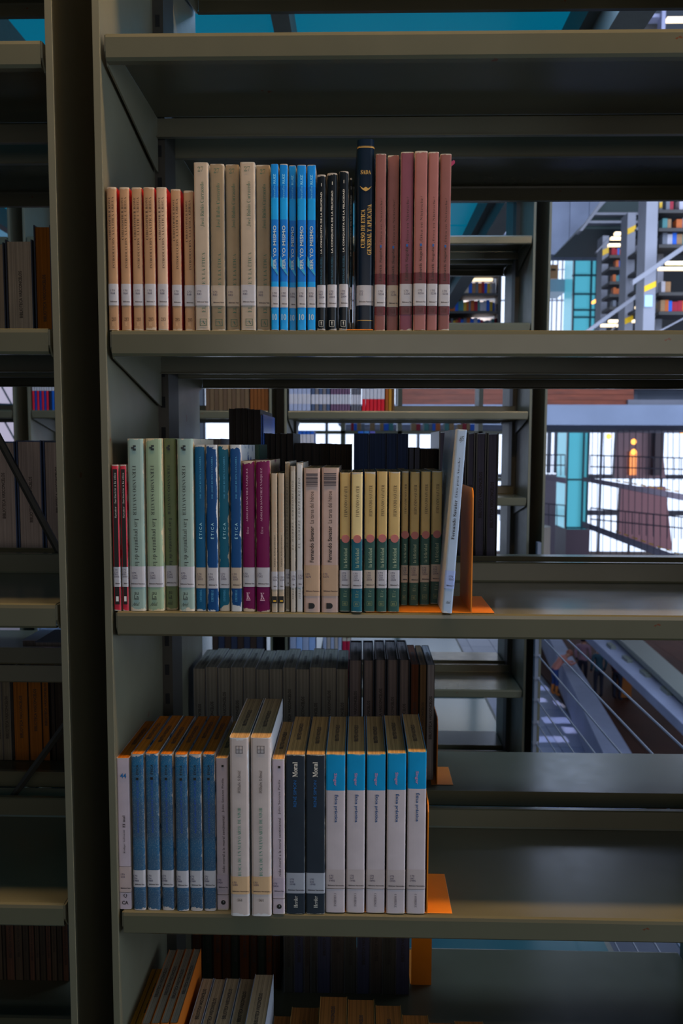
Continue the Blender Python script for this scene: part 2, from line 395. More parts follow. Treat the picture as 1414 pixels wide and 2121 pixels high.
# ================================================================ BOOKCASES
D1, GAP = .2625, .08
def shelf(x0, x1, yf, s, z, parent, depth=D1):
    """yf front-lip plane; s=+1 runs towards +Y, -1 towards -Y; the shelf and its brackets hook onto the bookcase"""
    hx = (x1-x0)/2-.003; r = .004
    ln = [(.014, -.033), (.004, -.033), (.001, -.030), (.0008, -.006), (.0016, -.002), (.005, -.0008), (depth-.003, -.0008), (depth-.001, .002), (depth-.001, .030), (depth+.001, .0315), (depth+.009, .0315)]
    poly = [(s*a, b) for a, b in sheet(ln, .0014)]
    m = MB(); m.extrude(poly, 'x', -hx, hx); e = m.build('shelf', PAINTS, parent); e.location = ((x0+x1)/2, yf, z)
    m = MB(); m.extrude([(s*a, b) for a, b in sheet([(depth-.012, -.034), (depth-.003, -.034), (depth-.0016, -.032), (depth-.0016, -.003)], .0014)], 'x', -hx, hx)
    m.build('rear_flange', PAINT, e)
    for sx in (-1, 1):
            xb = sx*(hx+.0012)
            poly = [(s*.002, -.002), (s*.002, -.022), (s*.012, -.036), (s*(depth-.012), -.086), (s*(depth-.001), -.086), (s*(depth-.001), -.002)]
            m = MB(); m.extrude(poly, 'x', xb-.0012, xb+.0012); m.build('side_bracket', PAINT, e)
    return e
def column(xc, y0, y1, parent, z0=0, z1=2.95, slots=True, front=True):
    """one shared upright: left and right end panels with dark channel between, slotted post in the middle"""
    w = .035
    for sx in (-1, 1):
        xo = xc+sx*w; xi = xc+sx*(w-.0012)
        m = MB(); m.box(min(xo, xi), max(xo, xi), y0+.001, y1-.001, z0+.02, z1)
        a, b = (xo-sx*.0095, xo)
        m.box(min(a, b), max(a, b), y0-.001, y0+.0008, z0+.02, z1); m.box(min(a, b), max(a, b), y1-.0008, y1+.001, z0+.02, z1)
        m.build('end_panel', PAINT, parent, bevel=.0008)
    ym = (y0+y1)/2
    p = MB().box(xc-.052, xc+.052, ym-GAP/2+.004, ym+GAP/2-.004, z0, z1+.02).build('slotted_post', DARKST, parent)
    if slots:
        me = MB().box(-.0035, .0035, -.0006, .0006, -.009, .009)  # thin black plates stand in for the dark of uncut slots
        me = mesh('post_slot', me.v, me.f, [BLACK])
        z = .72
        while z < 2.2:
            for sx in (-1, 1):
                o = obj('post_slot', me, p, loc=(xc+sx*.043, ym-GAP/2+.004, z))
            z += .05
    return p

P1 = 1.034
XC = (U(97, 300, 0).x + U(207, 300, 0).x)/2        # left column of the near bookcase
XC = (U(109, 600, 0).x + U(216, 600, 0).x)/2
YB0, YB1 = 0.0, 2*D1+GAP
bc = empty('steel_bookcase', (XC, YB1/2, 0), 'long olive steel double-sided bookcase nearest the camera, holding rows of ethics books', 'bookcase')
for i, xc in enumerate((XC-P1, XC, XC+1.10)):
    column(xc, YB0, YB1, bc, slots=(i == 1))
m = MB(); yb = D1+GAP/2
rod0, rod1 = U(-60, 800, yb), U(150, 1195, yb)
m.bar(rod0, rod1, .0065); m.build('cross_brace', DARKST, bc)
rod0, rod1 = U(150, 1480, yb), U(-60, 1770, yb)
MB().bar(rod0, rod1, .0065).build('cross_brace', DARKST, bc)
P1M = 1.10
xl, xr = XC+.035+.004, XC+P1M-.035-.004
xll, xlr = XC-P1+.035+.004, XC-.035-.004
LZ = [U(60, y, 0).z for y in (-562, 81, 679, 1251, 1873, 2500)]
LR = [U(60, y, 0).z for y in (-562, 81, 679, 1251, 1519, 1850, 2500)]
for z in [ZTOP]+SZ: shelf(xl, xr, 0, 1, z, bc); shelf(xl, xr, YB1, -1, z, bc)
for z in LZ: shelf(xll, xlr, 0, 1, z, bc)
for z in LR: shelf(xll, xlr, YB1, -1, z, bc)
for ch in bc.children: ch.location = Vector(ch.location) - bc.location

# second bookcase across the aisle
DB = 3.2; YC0 = DB+CAM.y; YC1 = YC0+2*D1+GAP
XB = (U(1094, 950, YC0).x+U(1130, 950, YC0).x)/2
bb = empty('steel_bookcase', (XB-P1, (YC0+YC1)/2, 0), 'olive steel bookcase seen across the aisle through the near shelves', 'bookcase')
for i in range(4): column(XB-i*P1, YC0, YC1, bb, slots=False)
BY = [305, 487, 668, 851, 1030, 1229, 1428, 1620]
BZ = [U(900, y, YC0).z for y in BY]
for k in range(3):
    x0, x1 = XB-(k+1)*P1+.039, XB-k*P1-.039
    for z in BZ: shelf(x0, x1, YC0, 1, z, bb); shelf(x0, x1, YC1, -1, z, bb)
for ch in bb.children: ch.location = Vector(ch.location) - bb.location
# ================================================================ BOOKS
def M_(name, c, rough=.45, wear=0, wc=None, **k):
    return mat(name, c, rough, spec=.28, noise=.08, nscale=35, wear=wear, wearcol=wc or (.50, .44, .36, 1), **k)
# ---- near rows: (x left, x right, y top, setback) in photo pixels of the front face
def row(items, zb, ybase, spec, names, group, cat='book', dep=.145, dz=0):
    n = len(items)
    for i, it in enumerate(items):
        xl_, xr_, yt = it[:3]; back = it[3] if len(it) > 3 else .004
        s = spec(i) if callable(spec) else spec
        back += .0005*(i % 3)
        a, b = U(xl_, ybase, back), U(xr_, ybase, back); z = zb+dz
        h = U((xl_+xr_)/2, yt, back).z - z
        nm, desc = names
        mk_book(nm, olabel(i, n, desc), cat, group, a.x+.0002, b.x-.0002, back, z+.0003, h, min(dep, D1-.01-back), s, lean=it[4] if len(it) > 4 else 0, turn=it[5] if len(it) > 5 else 0)
PG_T, PG_O, PG_C = pages(165, 125, 75), pages(165, 92, 18), pages(175, 160, 135)

# row 1 ------------------------------------------------------------
SALM = [M_('salmon_cover', col(160, 122, 90), wear=.35, wc=(.55, .42, .30, 1)), M_('salmon_pale_cover', col(176, 145, 120), wear=.25), mat('red_side', col(170, 30, 30), .4)]
def s_salmon(i):
    return dict(mats=[SALM[1] if i == 4 else SALM[0], SALM[2]], side=1, pages=PG_T, bulge=.0009,
      labels=[(.174, .326, ['170', 'R68'], .3)],
      texts=[('CHRISTOPHER ROWE', 'up', .635, .93, .22, .42, INK, 'serif'), ('INTRODUCCION  A LA ETICA  GRIEGA', 'up', .435, .93, .54, .76, INK, 'serif'),
             ('283', 'h', .065, .088, .34, .78, INK, 'serif'), ('FE', 'h', .03, .055, .4, .62, mat('faint_print', col(200, 165, 125), .6), 'serif')])
row([(216+8.6, 246, 387.5), (251, 272, 388), (276, 297.6, 388.5), (300, 323.6, 388), (326.5, 348.5, 388), (356, 377, 392, .006), (382, 403.3, 395, .008)], SZ[1], 681, s_salmon,
    ('paperback_book', 'salmon-tan paperbacks on the second shelf'), 'salmon paperbacks on Greek ethics')
GRN = ink(45, 85, 70); WSIDE = M_('white_side', col(165, 165, 165))
TAN = [M_('tan_cover', col(132, 114, 90), wear=.2), M_('tan_pale_cover', col(160, 143, 125), wear=.2)]
def s_tan(i):
    return dict(mats=[TAN[1] if i in (0, 3) else TAN[0], WSIDE], side=1, pages=PG_T, bulge=.0004,
      labels=[(.148, .273, ['170', 'R83'], .16, LABEL if i in (0, 3) else LABELT)],
      texts=[('27', 'h', .945, .974, .3, .68, GRN, 'serif'), ('José Rubio Carracedo', 'up', .62, .884, .45, .74, GRN, 'serif'), ('E Y LA ÉTICA', 'up', .275, .466, .47, .75, GRN, 'serif'),
             ('EL', 'up', .105, .146, .5, .75, GRN, 'serif'), ('A', 'h', .036, .058, .42, .72, GRN, 'serif')],
      shapes=[('frame', .026, .068, .33, .82, GRN, 'publisher_mark')])
row([(404, 434, 336.6, .004), (437, 466.5, 340, .007), (469, 497, 341, .009), (498.5, 529.5, 336, .004), (531.3, 560, 342, .010)], SZ[1], 681, s_tan,
    ('paperback_book', 'tall tan paperbacks numbered 27'), 'tan paperbacks numbered 27')
B0, B1, B2 = M_('blue_cover', col(8, 105, 185), .35, wear=.12), M_('light_blue_cover', col(15, 140, 205), .35, wear=.12), M_('blue_cover_top', col(10, 120, 195), .35, wear=.12)
PALEI = ink(160, 178, 185)
s_blue = dict(mats=[B0, B1, B2], bands=[(.295, 1), (.67, 0), (.80, 1), (.87, 0), (1, 2)], pages=PG_C, bulge=.0003,
      labels=[(.138, .264, ['170', 'R86'], .22)], cover_label='blue cover with lighter blue bands',
      shapes=[('tri', .33, .45, .03, .97, ink(40, 150, 190), 'cover_band')],
      texts=[('Serafín', 'up', .795, .872, .36, .62, ink(80, 165, 200), 'serif'), ('RUIZ', 'up', .882, .94, .36, .66, ink(110, 185, 215), 'bold'), ('SER YO MISMO', 'up', .37, .633, .30, .72, PALEI, 'bold'), ('10', 'h', .06, .098, .2, .8, PALEI, 'bold')])
row([(561, 577.5, 340), (579.3, 596.5, 340), (598.2, 613.4, 343, .009), (615.2, 634, 342), (635.7, 653.8, 342)], SZ[1], 681, s_blue,
    ('paperback_book', 'bright blue paperbacks numbered 10'), 'bright blue paperbacks')
BK = M_('black_cover', col(9, 16, 22), .3, wear=.35, wc=(.42, .36, .30, 1))
WHI = ink(185, 180, 170)
s_black = dict(mats=[BK], pages=PG_T, bulge=.0018, r=.003, labels=[(.147, .293, ['170', 'R87', '2004'], .22, LABEL)],
      texts=[('LA CONQUISTA DE LA FELICIDAD', 'up', .495, .888, .40, .62, WHI, 'bold'), ('BERTRAND RUSSELL -', 'up', .297, .485, .40, .62, ink(28, 75, 95), 'bold'), ('!', 'h', .03, .056, .44, .56, WHI, 'bold')],
      shapes=[('frame', .022, .063, .22, .76, WHI, 'publisher_mark'), ('rect', .925, .945, .48, .54, WHI, 'cover_mark')])
row([(655.3, 674.8, 362), (676.3, 698, 358.6), (700.6, 721, 355), (722.5, 728.8, 369, .02)], SZ[1], 681, s_black,
    ('paperback_book', 'black paperbacks with worn white heads'), 'black paperbacks on happiness', dep=.12)
GOLD = mat('gold_foil', (.62, .36, .09, 1), .35, metal=.3)
NAVY = M_('navy_leather_cover', col(6, 22, 38), .28)
s_sada = dict(mats=[NAVY], pages=PG_C, hard=True, r=.006, bulge=.002, labels=[(.128, .235, ['170', 'S22'], .13)],
      strips=[(.955, .96, GOLD, 'gold_line'), (.962, .9635, GOLD, 'gold_line'), (.046, .049, GOLD, 'gold_line')],
      texts=[('SADA', 'h', .816, .838, .2, .8, GOLD, 'serifb'), ('CURSO DE ETICA', 'up', .43, .633, .22, .47, GOLD, 'serifb'), ('GENERAL Y APLICADA', 'up', .395, .66, .60, .85, GOLD, 'serifb')],
      shapes=[('leaf', .728, .755, .15, .85, GOLD, 'gold_ornament')])
row([(737.5, 773.6, 288, .010, 0, .03)], SZ[1], 681, s_sada, ('hardcover_book', 'tall navy hardcover with gold lettering, tallest book on the second shelf'), None, dep=.17, dz=.0018)
MAUV = [M_('mauve_cover', col(118, 74, 70), wear=.2), M_('mauve_light_cover', col(138, 88, 84), wear=.2), M_('plum_cover', col(112, 62, 76), wear=.2)]
TAPEM = M_('plum_tape', col(88, 42, 46), .25)
def s_mauve(i):
    I2 = ink(48, 28, 26)
    return dict(mats=[MAUV[{2: 2, 3: 1, 4: 1}.get(i, 0)]], pages=PG_T, bulge=.0006, labels=[(.138, .263, ['170', 'S236'], .35, LABEL if i != 1 else LABELT)],
      strips=[(.263, .325, TAPEM, 'tape_band'), (.09, .138, TAPEM, 'tape_band')],
      texts=[('¿Ética en Nietzsche?', 'up', .493, .75, .42, .70, I2, 'serif'), ('Lizbeth Sagols', 'up', .28, .468, .42, .70, I2, 'serifb'), ('UNAM', 'h', .10, .128, .25, .75, ink(60, 30, 30), 'serif')],
      shapes=[('rect', .473, .487, .46, .62, ink(15, 75, 135), 'blue_mark')])
row([(775, 797.5, 319, .008), (800, 824, 322, .012), (826.5, 853.5, 315, .006), (855, 882, 313), (882.6, 905, 315), (906.8, 930.6, 319)], SZ[1], 681, s_mauve,
    ('paperback_book', 'mauve paperbacks right of the navy hardcover'), 'mauve paperbacks')
# small mauve bookmark heart
p = U(944, 342, .02); hb = MB(); hb.extrude([(0, 0), (.004, .0015), (.0078, .005), (.0078, .008), (.0055, .009), (.004, .007), (.002, .0085), (0, .006)], 'y', -.0003, .0003)
o = hb.build('heart_bookmark', mat('magenta_card', col(135, 30, 75), .6), None, 'tiny magenta heart bookmark sticking out of the rightmost mauve paperback', 'bookmark'); o.location = (U(930.6, 342, .004).x+.0004, .016, p.z-.004)

# row 2 ------------------------------------------------------------
RED = M_('red_cover', col(178, 42, 56), .4, wear=.2)
s_red = dict(mats=[RED], pages=PG_C, bulge=.0003, labels=[(.166, .304, ['170', 'S24', 'E85', '2005'], .1)],
      shapes=[('rect', .045, .166, .2, .84, ink(22, 16, 14), 'black_panel'), ('rect', .304, .97, .2, .84, ink(22, 16, 14), 'black_panel'), ('rect', .066, .10, .34, .72, ink(200, 195, 190), 'publisher_mark')],
      texts=[('Savater · Invitación a la ética', 'up', .64, .945, .38, .66, mat('white_ink', col(190, 185, 175), .5), 'serif')])
s_red['texts'] = [t[:6]+(t[6], t[7]) for t in s_red['texts']]
row([(235.4, 251, 963), (253, 266.8, 963)], SZ[2], 1264, s_red, ('paperback_book', 'thin red paperbacks with black panel, third shelf'), 'thin red paperbacks', dep=.12)
GR = [M_('sage_cover', col(130, 148, 138), wear=.42, wc=(.66, .56, .42, 1)), M_('sage_green_cover', col(132, 148, 120), wear=.42, wc=(.62, .5, .3, 1)), M_('moss_cover', col(92, 102, 68), wear=.3, wc=(.4, .3, .18, 1))]
def s_green(i):
    K = ink(28, 34, 36); f = .0
    return dict(mats=[GR[[0, 1, 2, 0][i]]], pages=PG_T, bulge=.001, r=.004, labels=[(.14, .262, ['170', 'S245', '2004'], .2)],
      texts=[('FERNANDO SAVATER', 'dn', .56, .845, .33, .54, K, 'serif'), ('Las preguntas de la', 'dn', .266, .54, .33, .66, K, 'serif'),
             ('au', 'h', .096, .112, .32, .58, K, 'sans'), ('La', 'h', .072, .095, .30, .58, K, 'sans'), ('Ariel', 'h', .03, .052, .18, .62, K, 'ital')],
      shapes=[('rect', .067, .0695, .30, .58, K, 'publisher_mark'), ('rect', .942, .952, .28, .46, K, 'publisher_mark'), ('rect', .932, .944, .38, .56, K, 'publisher_mark'), ('rect', .952, .962, .4, .56, K, 'publisher_mark')])
row([(268, 302.6, 909), (304.8, 339.6, 908.5), (342, 368, 908.5, .012), (369.3, 403.6, 909)], SZ[2], 1264, s_green, ('paperback_book', 'thick pale green paperbacks with worn edges'), 'worn green paperbacks', dep=.15)
BE = [M_('teal_blue_cover', col(5, 74, 108), wear=.3, wc=(.5, .47, .42, 1)), M_('strong_blue_cover', col(5, 58, 105), wear=.55, wc=(.55, .55, .55, 1)), M_('teal_cover', col(8, 78, 98), wear=.7, wc=(.5, .42, .32, 1))]
def s_beth(i):
    K = ink(70, 140, 175)
    return dict(mats=[BE[[0, 1, 2, 1][i]]], pages=PG_T, bulge=.0006, labels=[(.14, .266, ['170', 'S26', '2005'], .18, LABELT if i in (0, 3) else LABEL)],
      texts=[('DR. JOSÉ RUBÉN SANABRIA', 'up', .68, .93, .45, .66, K, 'serif'), ('É T I C A', 'up', .44, .535, .36, .68, ink(150, 195, 205), 'sans'), ('EDITORIAL', 'up', .06, .132, .38, .60, K, 'serif')])
row([(405.6, 427.4, 921.6, .006), (428.5, 452.3, 921.6), (454, 476.3, 921.6, .007), (478, 501, 921.6, .006)], SZ[2], 1264, s_beth, ('paperback_book', 'blue ethics paperbacks with torn white edges'), 'blue ethics paperbacks, third shelf')
MRN = M_('maroon_cover', col(98, 6, 62), .4, wear=.35, wc=(.55, .42, .3, 1))
s_mar = dict(mats=[MRN], pages=PG_T, bulge=.001, r=.003, labels=[(.166, .296, ['170', 'S262'], .08)],
      texts=[('ADOLFO SÁNCHEZ VÁZQUEZ', 'up', .60, .95, .30, .50, ink(190, 150, 165), 'serif'), ('Ética', 'up', .52, .565, .32, .52, ink(165, 120, 140), 'ital'), ('K', 'h', .085, .128, .3, .6, ink(180, 140, 155), 'serifb')],
      shapes=[('rect', .075, .08, .28, .62, ink(180, 140, 155), 'publisher_mark')])
row([(502.3, 529, 955, .006), (530.3, 559.8, 954)], SZ[2], 1264, s_mar, ('paperback_book', 'maroon paperbacks with pale serif lettering'), 'maroon paperbacks', dep=.14)
CRM = M_('cream_cover', col(165, 145, 122), wear=.2)
s_cr = dict(mats=[CRM], pages=PG_T, bulge=.0003, labels=[(.165, .295, ['170', 'S34'], .3)],
      shapes=[('rect', .065, .115, .06, .94, ink(20, 18, 16), 'black_panel'), ('rect', .075, .087, .3, .8, ink(190, 145, 40), 'publisher_mark')],
      texts=[('Arthur Schopenhauer', 'up', .325, .56, .45, .78, INK, 'serif'), ('El arte de tratar con', 'up', .58, .86, .5, .75, ink(175, 135, 105), 'serif')])
row([(561.6, 574.8, 981), (575.6, 588.8, 981)], SZ[2], 1264, s_cr, ('paperback_book', 'thin cream paperbacks with black foot panel'), 'thin cream paperbacks', dep=.11)
HC = [M_('grey_beige_cover', col(120, 108, 90), wear=.4), M_('white_grey_cover', col(165, 155, 142), wear=.8, wc=(.42, .34, .26, 1)), M_('white_cover', col(180, 176, 172), wear=.5, wc=(.45, .38, .30, 1))]
def s_hc(i):
    return dict(mats=[HC[i]], pages=PG_T, bulge=.0002, labels=[(.17, .285, ['170', 'S26'], .3)],
      texts=[('E L   H O M B R E   C O M P R O M E T I D O', 'up', .43, .9, .30, .62, INK, 'ital'), ('J O R G E', 'up', .09, .165, .35, .7, INK, 'ital')])
row([(590.3, 600, 957, .010), (601.2, 612.3, 966), (613.5, 627, 959)], SZ[2], 1264, s_hc, ('paperback_book', 'thin tattered white paperbacks with slanted black capitals'), 'tattered white paperbacks', dep=.12)
PK = M_('pinkish_cream_cover', col(170, 142, 130), wear=.3, wc=(.5, .36, .26, 1))
s_pk = dict(mats=[PK], pages=PG_T, bulge=.0006, r=.003, labels=[(.115, .33, ['170', 'S275'], .12, M_('tan_film', col(168, 138, 112), .3))],
      strips=[(.327, .330, TAPE, 'tape_edge'), (.115, .118, TAPE, 'tape_edge')],
      shapes=[('bars', .876, .965, .14, .86, ink(60, 52, 56), 'printed_bars'), ('disc', .026, .066, .3, .7, ink(20, 18, 18), 'publisher_mark'), ('rect', .026, .066, .3, .48, ink(20, 18, 18), 'publisher_mark')],
      texts=[('La tarea del héroe', 'up', .62, .84, .38, .62, INK, 'sans'), ('Fernando Savater', 'up', .35, .60, .38, .62, INK, 'bold')])
row([(628.5, 663, 970), (664.6, 701, 969)], SZ[2], 1264, s_pk, ('paperback_book', 'pinkish cream paperbacks with a striped block at the top'), 'pinkish cream paperbacks', dep=.15)
YL, YG = M_('straw_cover', col(176, 146, 92), wear=.25), M_('bottle_green_cover', col(45, 76, 68), wear=.15, wc=(.4, .36, .28, 1))
YLB, YGB = M_('straw_bright_cover', col(196, 172, 120), wear=.3), M_('petrol_cover', col(25, 85, 98), wear=.2)
PKD = mat('pink_disc', col(165, 92, 86), .5)
def s_yg(i):
    K = INK if i < 8 else ink(40, 36, 20)
    return dict(mats=[YGB if i == 1 else YG, YLB if i in (1,) else YL], bands=[(.525, 0), (1, 1)], pages=PG_T, bulge=.0005, cover_label='cover, straw above and dark green below',
      labels=[(.17, .30, ['170', 'S28', 'C65', '2004'], .22, LABEL if i in (0, 1, 3, 4) else LABELT)],
      shapes=[('disc', .498, .556, .3, .8, PKD, 'pink_disc'), ('frame', .042, .075, .25, .75, ink(110, 120, 80), 'printed_box')],
      texts=[('FERNANDO SAVATER', 'up', .685, .905, .42, .72, K, 'serif'), ('la felicidad', 'up', .32, .46, .38, .72, ink(150, 160, 130), 'serif'), ('El c', 'up', .105, .155, .38, .68, ink(110, 125, 100), 'serif'), ('85', 'h', .05, .066, .38, .62, ink(130, 135, 90), 'sans')])
row([(702.5, 725, 979.5), (726, 749.8, 979, .0), (753, 776.3, 978), (778.5, 800.5, 977), (802.5, 826.8, 978), (828.9, 844, 976, .05), (846.2, 866.5, 978, .05), (868.3, 888.8, 977, .055), (890.2, 912.8, 976, .06)], SZ[2], 1264, s_yg,
    ('paperback_book', 'straw and green paperbacks, third shelf'), 'straw and green paperbacks', dep=.14, dz=.0016)
GLB = M_('pale_blue_white_cover', col(150, 165, 185), .35, wear=.25, wc=(.6, .6, .6, 1))
s_am = dict(mats=[GLB], pages=PG_C, bulge=.0002, labels=[(.135, .235, ['170', 'S262'], .4, M_('blue_film', col(140, 155, 195), .3))],
      texts=[('Ética para Amador', 'up', .635, .85, .32, .62, INK, 'serif'), ('Fernando Savater', 'up', .405, .62, .32, .62, INK, 'serifb'), ('ifi', 'h', .93, .965, .35, .75, INK, 'ital'), ('Ariel', 'h', .052, .07, .3, .75, INK, 'ital')])
row([(914.5, 936.5, 889, -.004, .066, 0)], SZ[2], 1266, s_am, ('paperback_book', 'tall pale blue paperback leaning right against the orange bookend'), None, dep=.15, dz=.0022)

# row 3 ------------------------------------------------------------
WM = M_('mauve_white_cover', col(168, 152, 158), wear=.25)
s_mal = dict(mats=[WM], pages=PG_O, bulge=.0004, labels=[(.115, .285, ['170', 'S33'], .2, M_('tape_film', col(165, 145, 140), .3))], strips=[(.284, .287, TAPE, 'tape_edge'), (.112, .115, TAPE, 'tape_edge')],
      texts=[('44', 'h', .87, .902, .3, .78, ink(15, 90, 140), 'bold'), ('El mal', 'up', .545, .625, .42, .62, INK, 'serifb'), ('Rüdiger Safranski', 'up', .375, .53, .44, .62, INK, 'serif'), ('Q', 'h', .076, .105, .38, .66, INK, 'serif'), ('CA', 'h', .033, .057, .25, .75, INK, 'bold')])
row([(246.3, 273.5, 1571, .006)], SZ[3], 1887, s_mal, ('paperback_book', 'pale mauve paperback numbered 44, at left end of the fourth shelf'), None, dep=.15)
MOT = mat('speckled_blue_cover', col(48, 74, 98), .6, spec=.2, noise=.1, nscale=35, kind='mottle', wear=.4, wearcol=(.52, .46, .42, 1))
def s_mot(i):
    K2 = ink(20, 62, 150)
    return dict(mats=[MOT], pages=PG_O, bulge=.0008, r=.003, labels=[(.15, .26, ['170', 'S36', '1988'], .06)],
      texts=[('ÉTICA', 'up', .872, .935, .40, .62, INK, 'bold'), ('ADOLFO SÁNCHEZ VÁZQUEZ', 'up', .50, .835, .40, .62, K2, 'sans')],
      shapes=[('rect', .838, .853, .41, .60, INK, 'printed_square'), ('frame', .885, .93, .76, .99, ink(28, 45, 125), 'printed_box')])
row([(276, 302.4, 1563), (305, 332.4, 1562), (335, 361, 1563), (365, 391.4, 1564), (393.2, 420, 1563), (421.6, 447.6, 1563)], SZ[3], 1889, s_mot, ('paperback_book', 'speckled blue paperbacks with orange page tops'), 'speckled blue ethics paperbacks', dep=.158)
s_seo = dict(mats=[WM], pages=PG_T, bulge=.0003, labels=[(.135, .235, ['170', 'S426'], .06, M_('tape_film2', col(160, 145, 155), .3))], strips=[(.10, .104, TAPE, 'printed_line')],
      texts=[('Julio Seoane Pinilla', 'up', .65, .87, .5, .72, INK, 'sans'), ('nido moral a la moral sentimental', 'up', .25, .625, .5, .72, INK, 'sans'), ('x', 'h', .05, .06, .52, .64, ink(150, 150, 150), 'sans')],
      shapes=[('rect', .943, .957, .5, .68, INK, 'printed_square'), ('disc', .036, .066, .3, .8, INK, 'publisher_mark')])
row([(448.9, 474, 1571, .008)], SZ[3], 1888, s_seo, ('paperback_book', 'slim mauve-grey paperback left of the two tall cream books'), None, dep=.15)
TALL = M_('stained_cream_cover', col(172, 158, 152), wear=.35, wc=(.62, .60, .60, 1))
s_tall = dict(mats=[TALL], pages=pages(150, 122, 86), bulge=.0008, r=.0035, labels=[(.125, .225, ['170', 'S285'], .12, M_('beige_film', col(182, 150, 115), .35))],
      texts=[('Wilhelm Schmid', 'up', .695, .82, .42, .58, INK, 'ital'), ('BUSCA DE UN NUEVO ARTE DE VIVIR', 'up', .23, .615, .42, .58, ink(30, 110, 90), 'serif'), ('564', 'h', .085, .10, .38, .62, INK, 'serif')],
      shapes=[('frame', .915, .957, .34, .70, ink(70, 70, 75), 'printed_box'), ('rect', .934, .936, .36, .68, ink(70, 70, 75), 'printed_box'), ('rect', .917, .955, .52, .53, ink(70, 70, 75), 'printed_box')])
row([(477, 517.3, 1529, -.006), (520, 562, 1529, -.006)], SZ[3], 1892, s_tall, ('paperback_book', 'tall stained cream paperbacks on the fourth shelf'), 'tall cream paperbacks', dep=.17)
row([(564, 590, 1573, 0)], SZ[3], 1890, s_seo, ('paperback_book', 'slim mauve-grey paperback right of the two tall cream books'), None, dep=.15)
CH = M_('charcoal_cover', col(36, 42, 50), .45, wear=.15)
s_mor = dict(mats=[CH], pages=pages(160, 120, 70), bulge=.0004, labels=[(.13, .26, ['170', 'S44', '1998'], .22, M_('grey_label', col(140, 142, 150), .35))],
      texts=[('Moral', 'up', .862, .955, .36, .62, ink(195, 185, 170), 'serifb'), ('RENÉ SIMON', 'up', .675, .84, .36, .56, ink(20, 85, 140), 'sans'), ('Herder', 'up', .04, .115, .42, .62, WHI, 'serif')])
row([(591.8, 631.8, 1563.6, .002), (633, 672.8, 1563.6, .002)], SZ[3], 1891, s_mor, ('paperback_book', 'charcoal paperbacks with white title, fourth shelf'), 'charcoal paperbacks', dep=.155)
SB, SW_ = M_('cyan_cover', col(10, 125, 170), .4, wear=.15), M_('offwhite_cover', col(170, 158, 160), .45, wear=.15)
SIDEB = M_('dark_cyan_side', col(8, 70, 95), .4)
def s_sing(i):
    n = dict(mats=[SW_, SB], bands=[(.775, 0), (1, 1)], pages=pages(155, 120, 75), bulge=.0006, cover_label='white cover with a cyan top quarter',
      labels=[(.155, .275, ['170', 'S47', '1995'], .2, M_('film_pale', col(165, 152, 150), .3))], strips=[(.152, .1545, TAPE, 'tape_edge')],
      texts=[('Singer', 'dn', .805, .885, .38, .58, ink(165, 110, 140), 'bold'), ('Ética práctica', 'dn', .575, .75, .42, .66, ink(5, 62, 105), 'bold'), ('CAMBRIDGE', 'dn', .04, .125, .44, .56, ink(60, 55, 65), 'serif')])
    return n
row([(673.6, 714.3, 1563.6), (716.3, 754.8, 1563), (757.2, 796.8, 1563), (798.8, 838.6, 1561), (840.7, 880, 1558)], SZ[3], 1890, s_sing, ('paperback_book', 'white paperbacks with cyan tops beside the orange bookend'), 'white and cyan paperbacks', dep=.155, dz=.0014)

# bookends ---------------------------------------------------------
def bookend(label, x, zb, y0, y1, h, left, right, group='orange steel bookends', back=0):
    e = empty('metal_bookend', (x, (y0+y1)/2, zb), label, 'bookend', group)
    d = (y1-y0)/2; r = .012
    poly = [(-d, 0), (d, 0), (d, h-r), (d-r*.3, h-r*.3), (d-r, h), (-d+r, h), (-d+r*.3, h-r*.3), (-d, h-r)]
    if back: poly = [(max(a, -d+back), b) for a, b in poly]
    MB().extrude(poly, 'x', -.0008, .0008).build('upright_plate', ORANGE, e)
    MB().box(-left, right, -d, d, .0002, .0012).build('base_plate', ORANGE, e, bevel=.0004)
    return e
zb = SZ[2]
q = U(968, 1257, .045); bookend('orange metal bookend behind the leaning pale blue paperback', q.x, zb, .008, .125, .168, q.x-U(757, 1262, .008).x, U(1024, 1262, .008).x-q.x)
q = U(884, 1886, .01); bookend('orange metal bookend at right end of the white and cyan paperbacks', q.x, SZ[3], .008, .11, .158, .12, U(936, 1887, .01).x-q.x)
q = U(731, 680, .02); bookend('low orange metal bookend under the navy hardcover', q.x, SZ[1], .004, .105, .12, .008, .026, back=.085)

# rear-side books: fore edges face the camera ------------------------
BKC, BRC = M_('black_cloth', col(24, 22, 22), .6), M_('brown_cloth', col(42, 34, 28), .6)
def rear(items, zs, ybot, desc, group, pg, cov, dep=.145, hard=False, yfar=YB1-.004, zc=None, turn=0, small=False):
    n = len(items)
    for i, (a, b, yt) in enumerate(items):
        yn = yfar-dep; A, B = U(a, ybot, yn), U(b, ybot, yn); h = U((a+b)/2, yt, yn).z-zs
        c = cov(i) if callable(cov) else cov; g = pg(i) if callable(pg) else pg
        sp = dict(mats=[c], pages=g, hard=hard, bulge=.0005, small=small)
        mk_book('hardcover_book' if hard else 'paperback_book', olabel(i, n, desc), 'book', group, A.x+.0003, B.x-.0003, yfar, zs+.0003, max(.05, h-.0003), dep, sp, flip=True, turn=turn)
def seq(xs, yt, jit=3): return [(xs[i], xs[i+1], yt+R.uniform(-jit, jit)) for i in range(len(xs)-1)]
PGD, PGB, PGG, PGV = pages(95, 72, 48), pages(38, 33, 30), pages(120, 115, 115), pages(100, 88, 84)
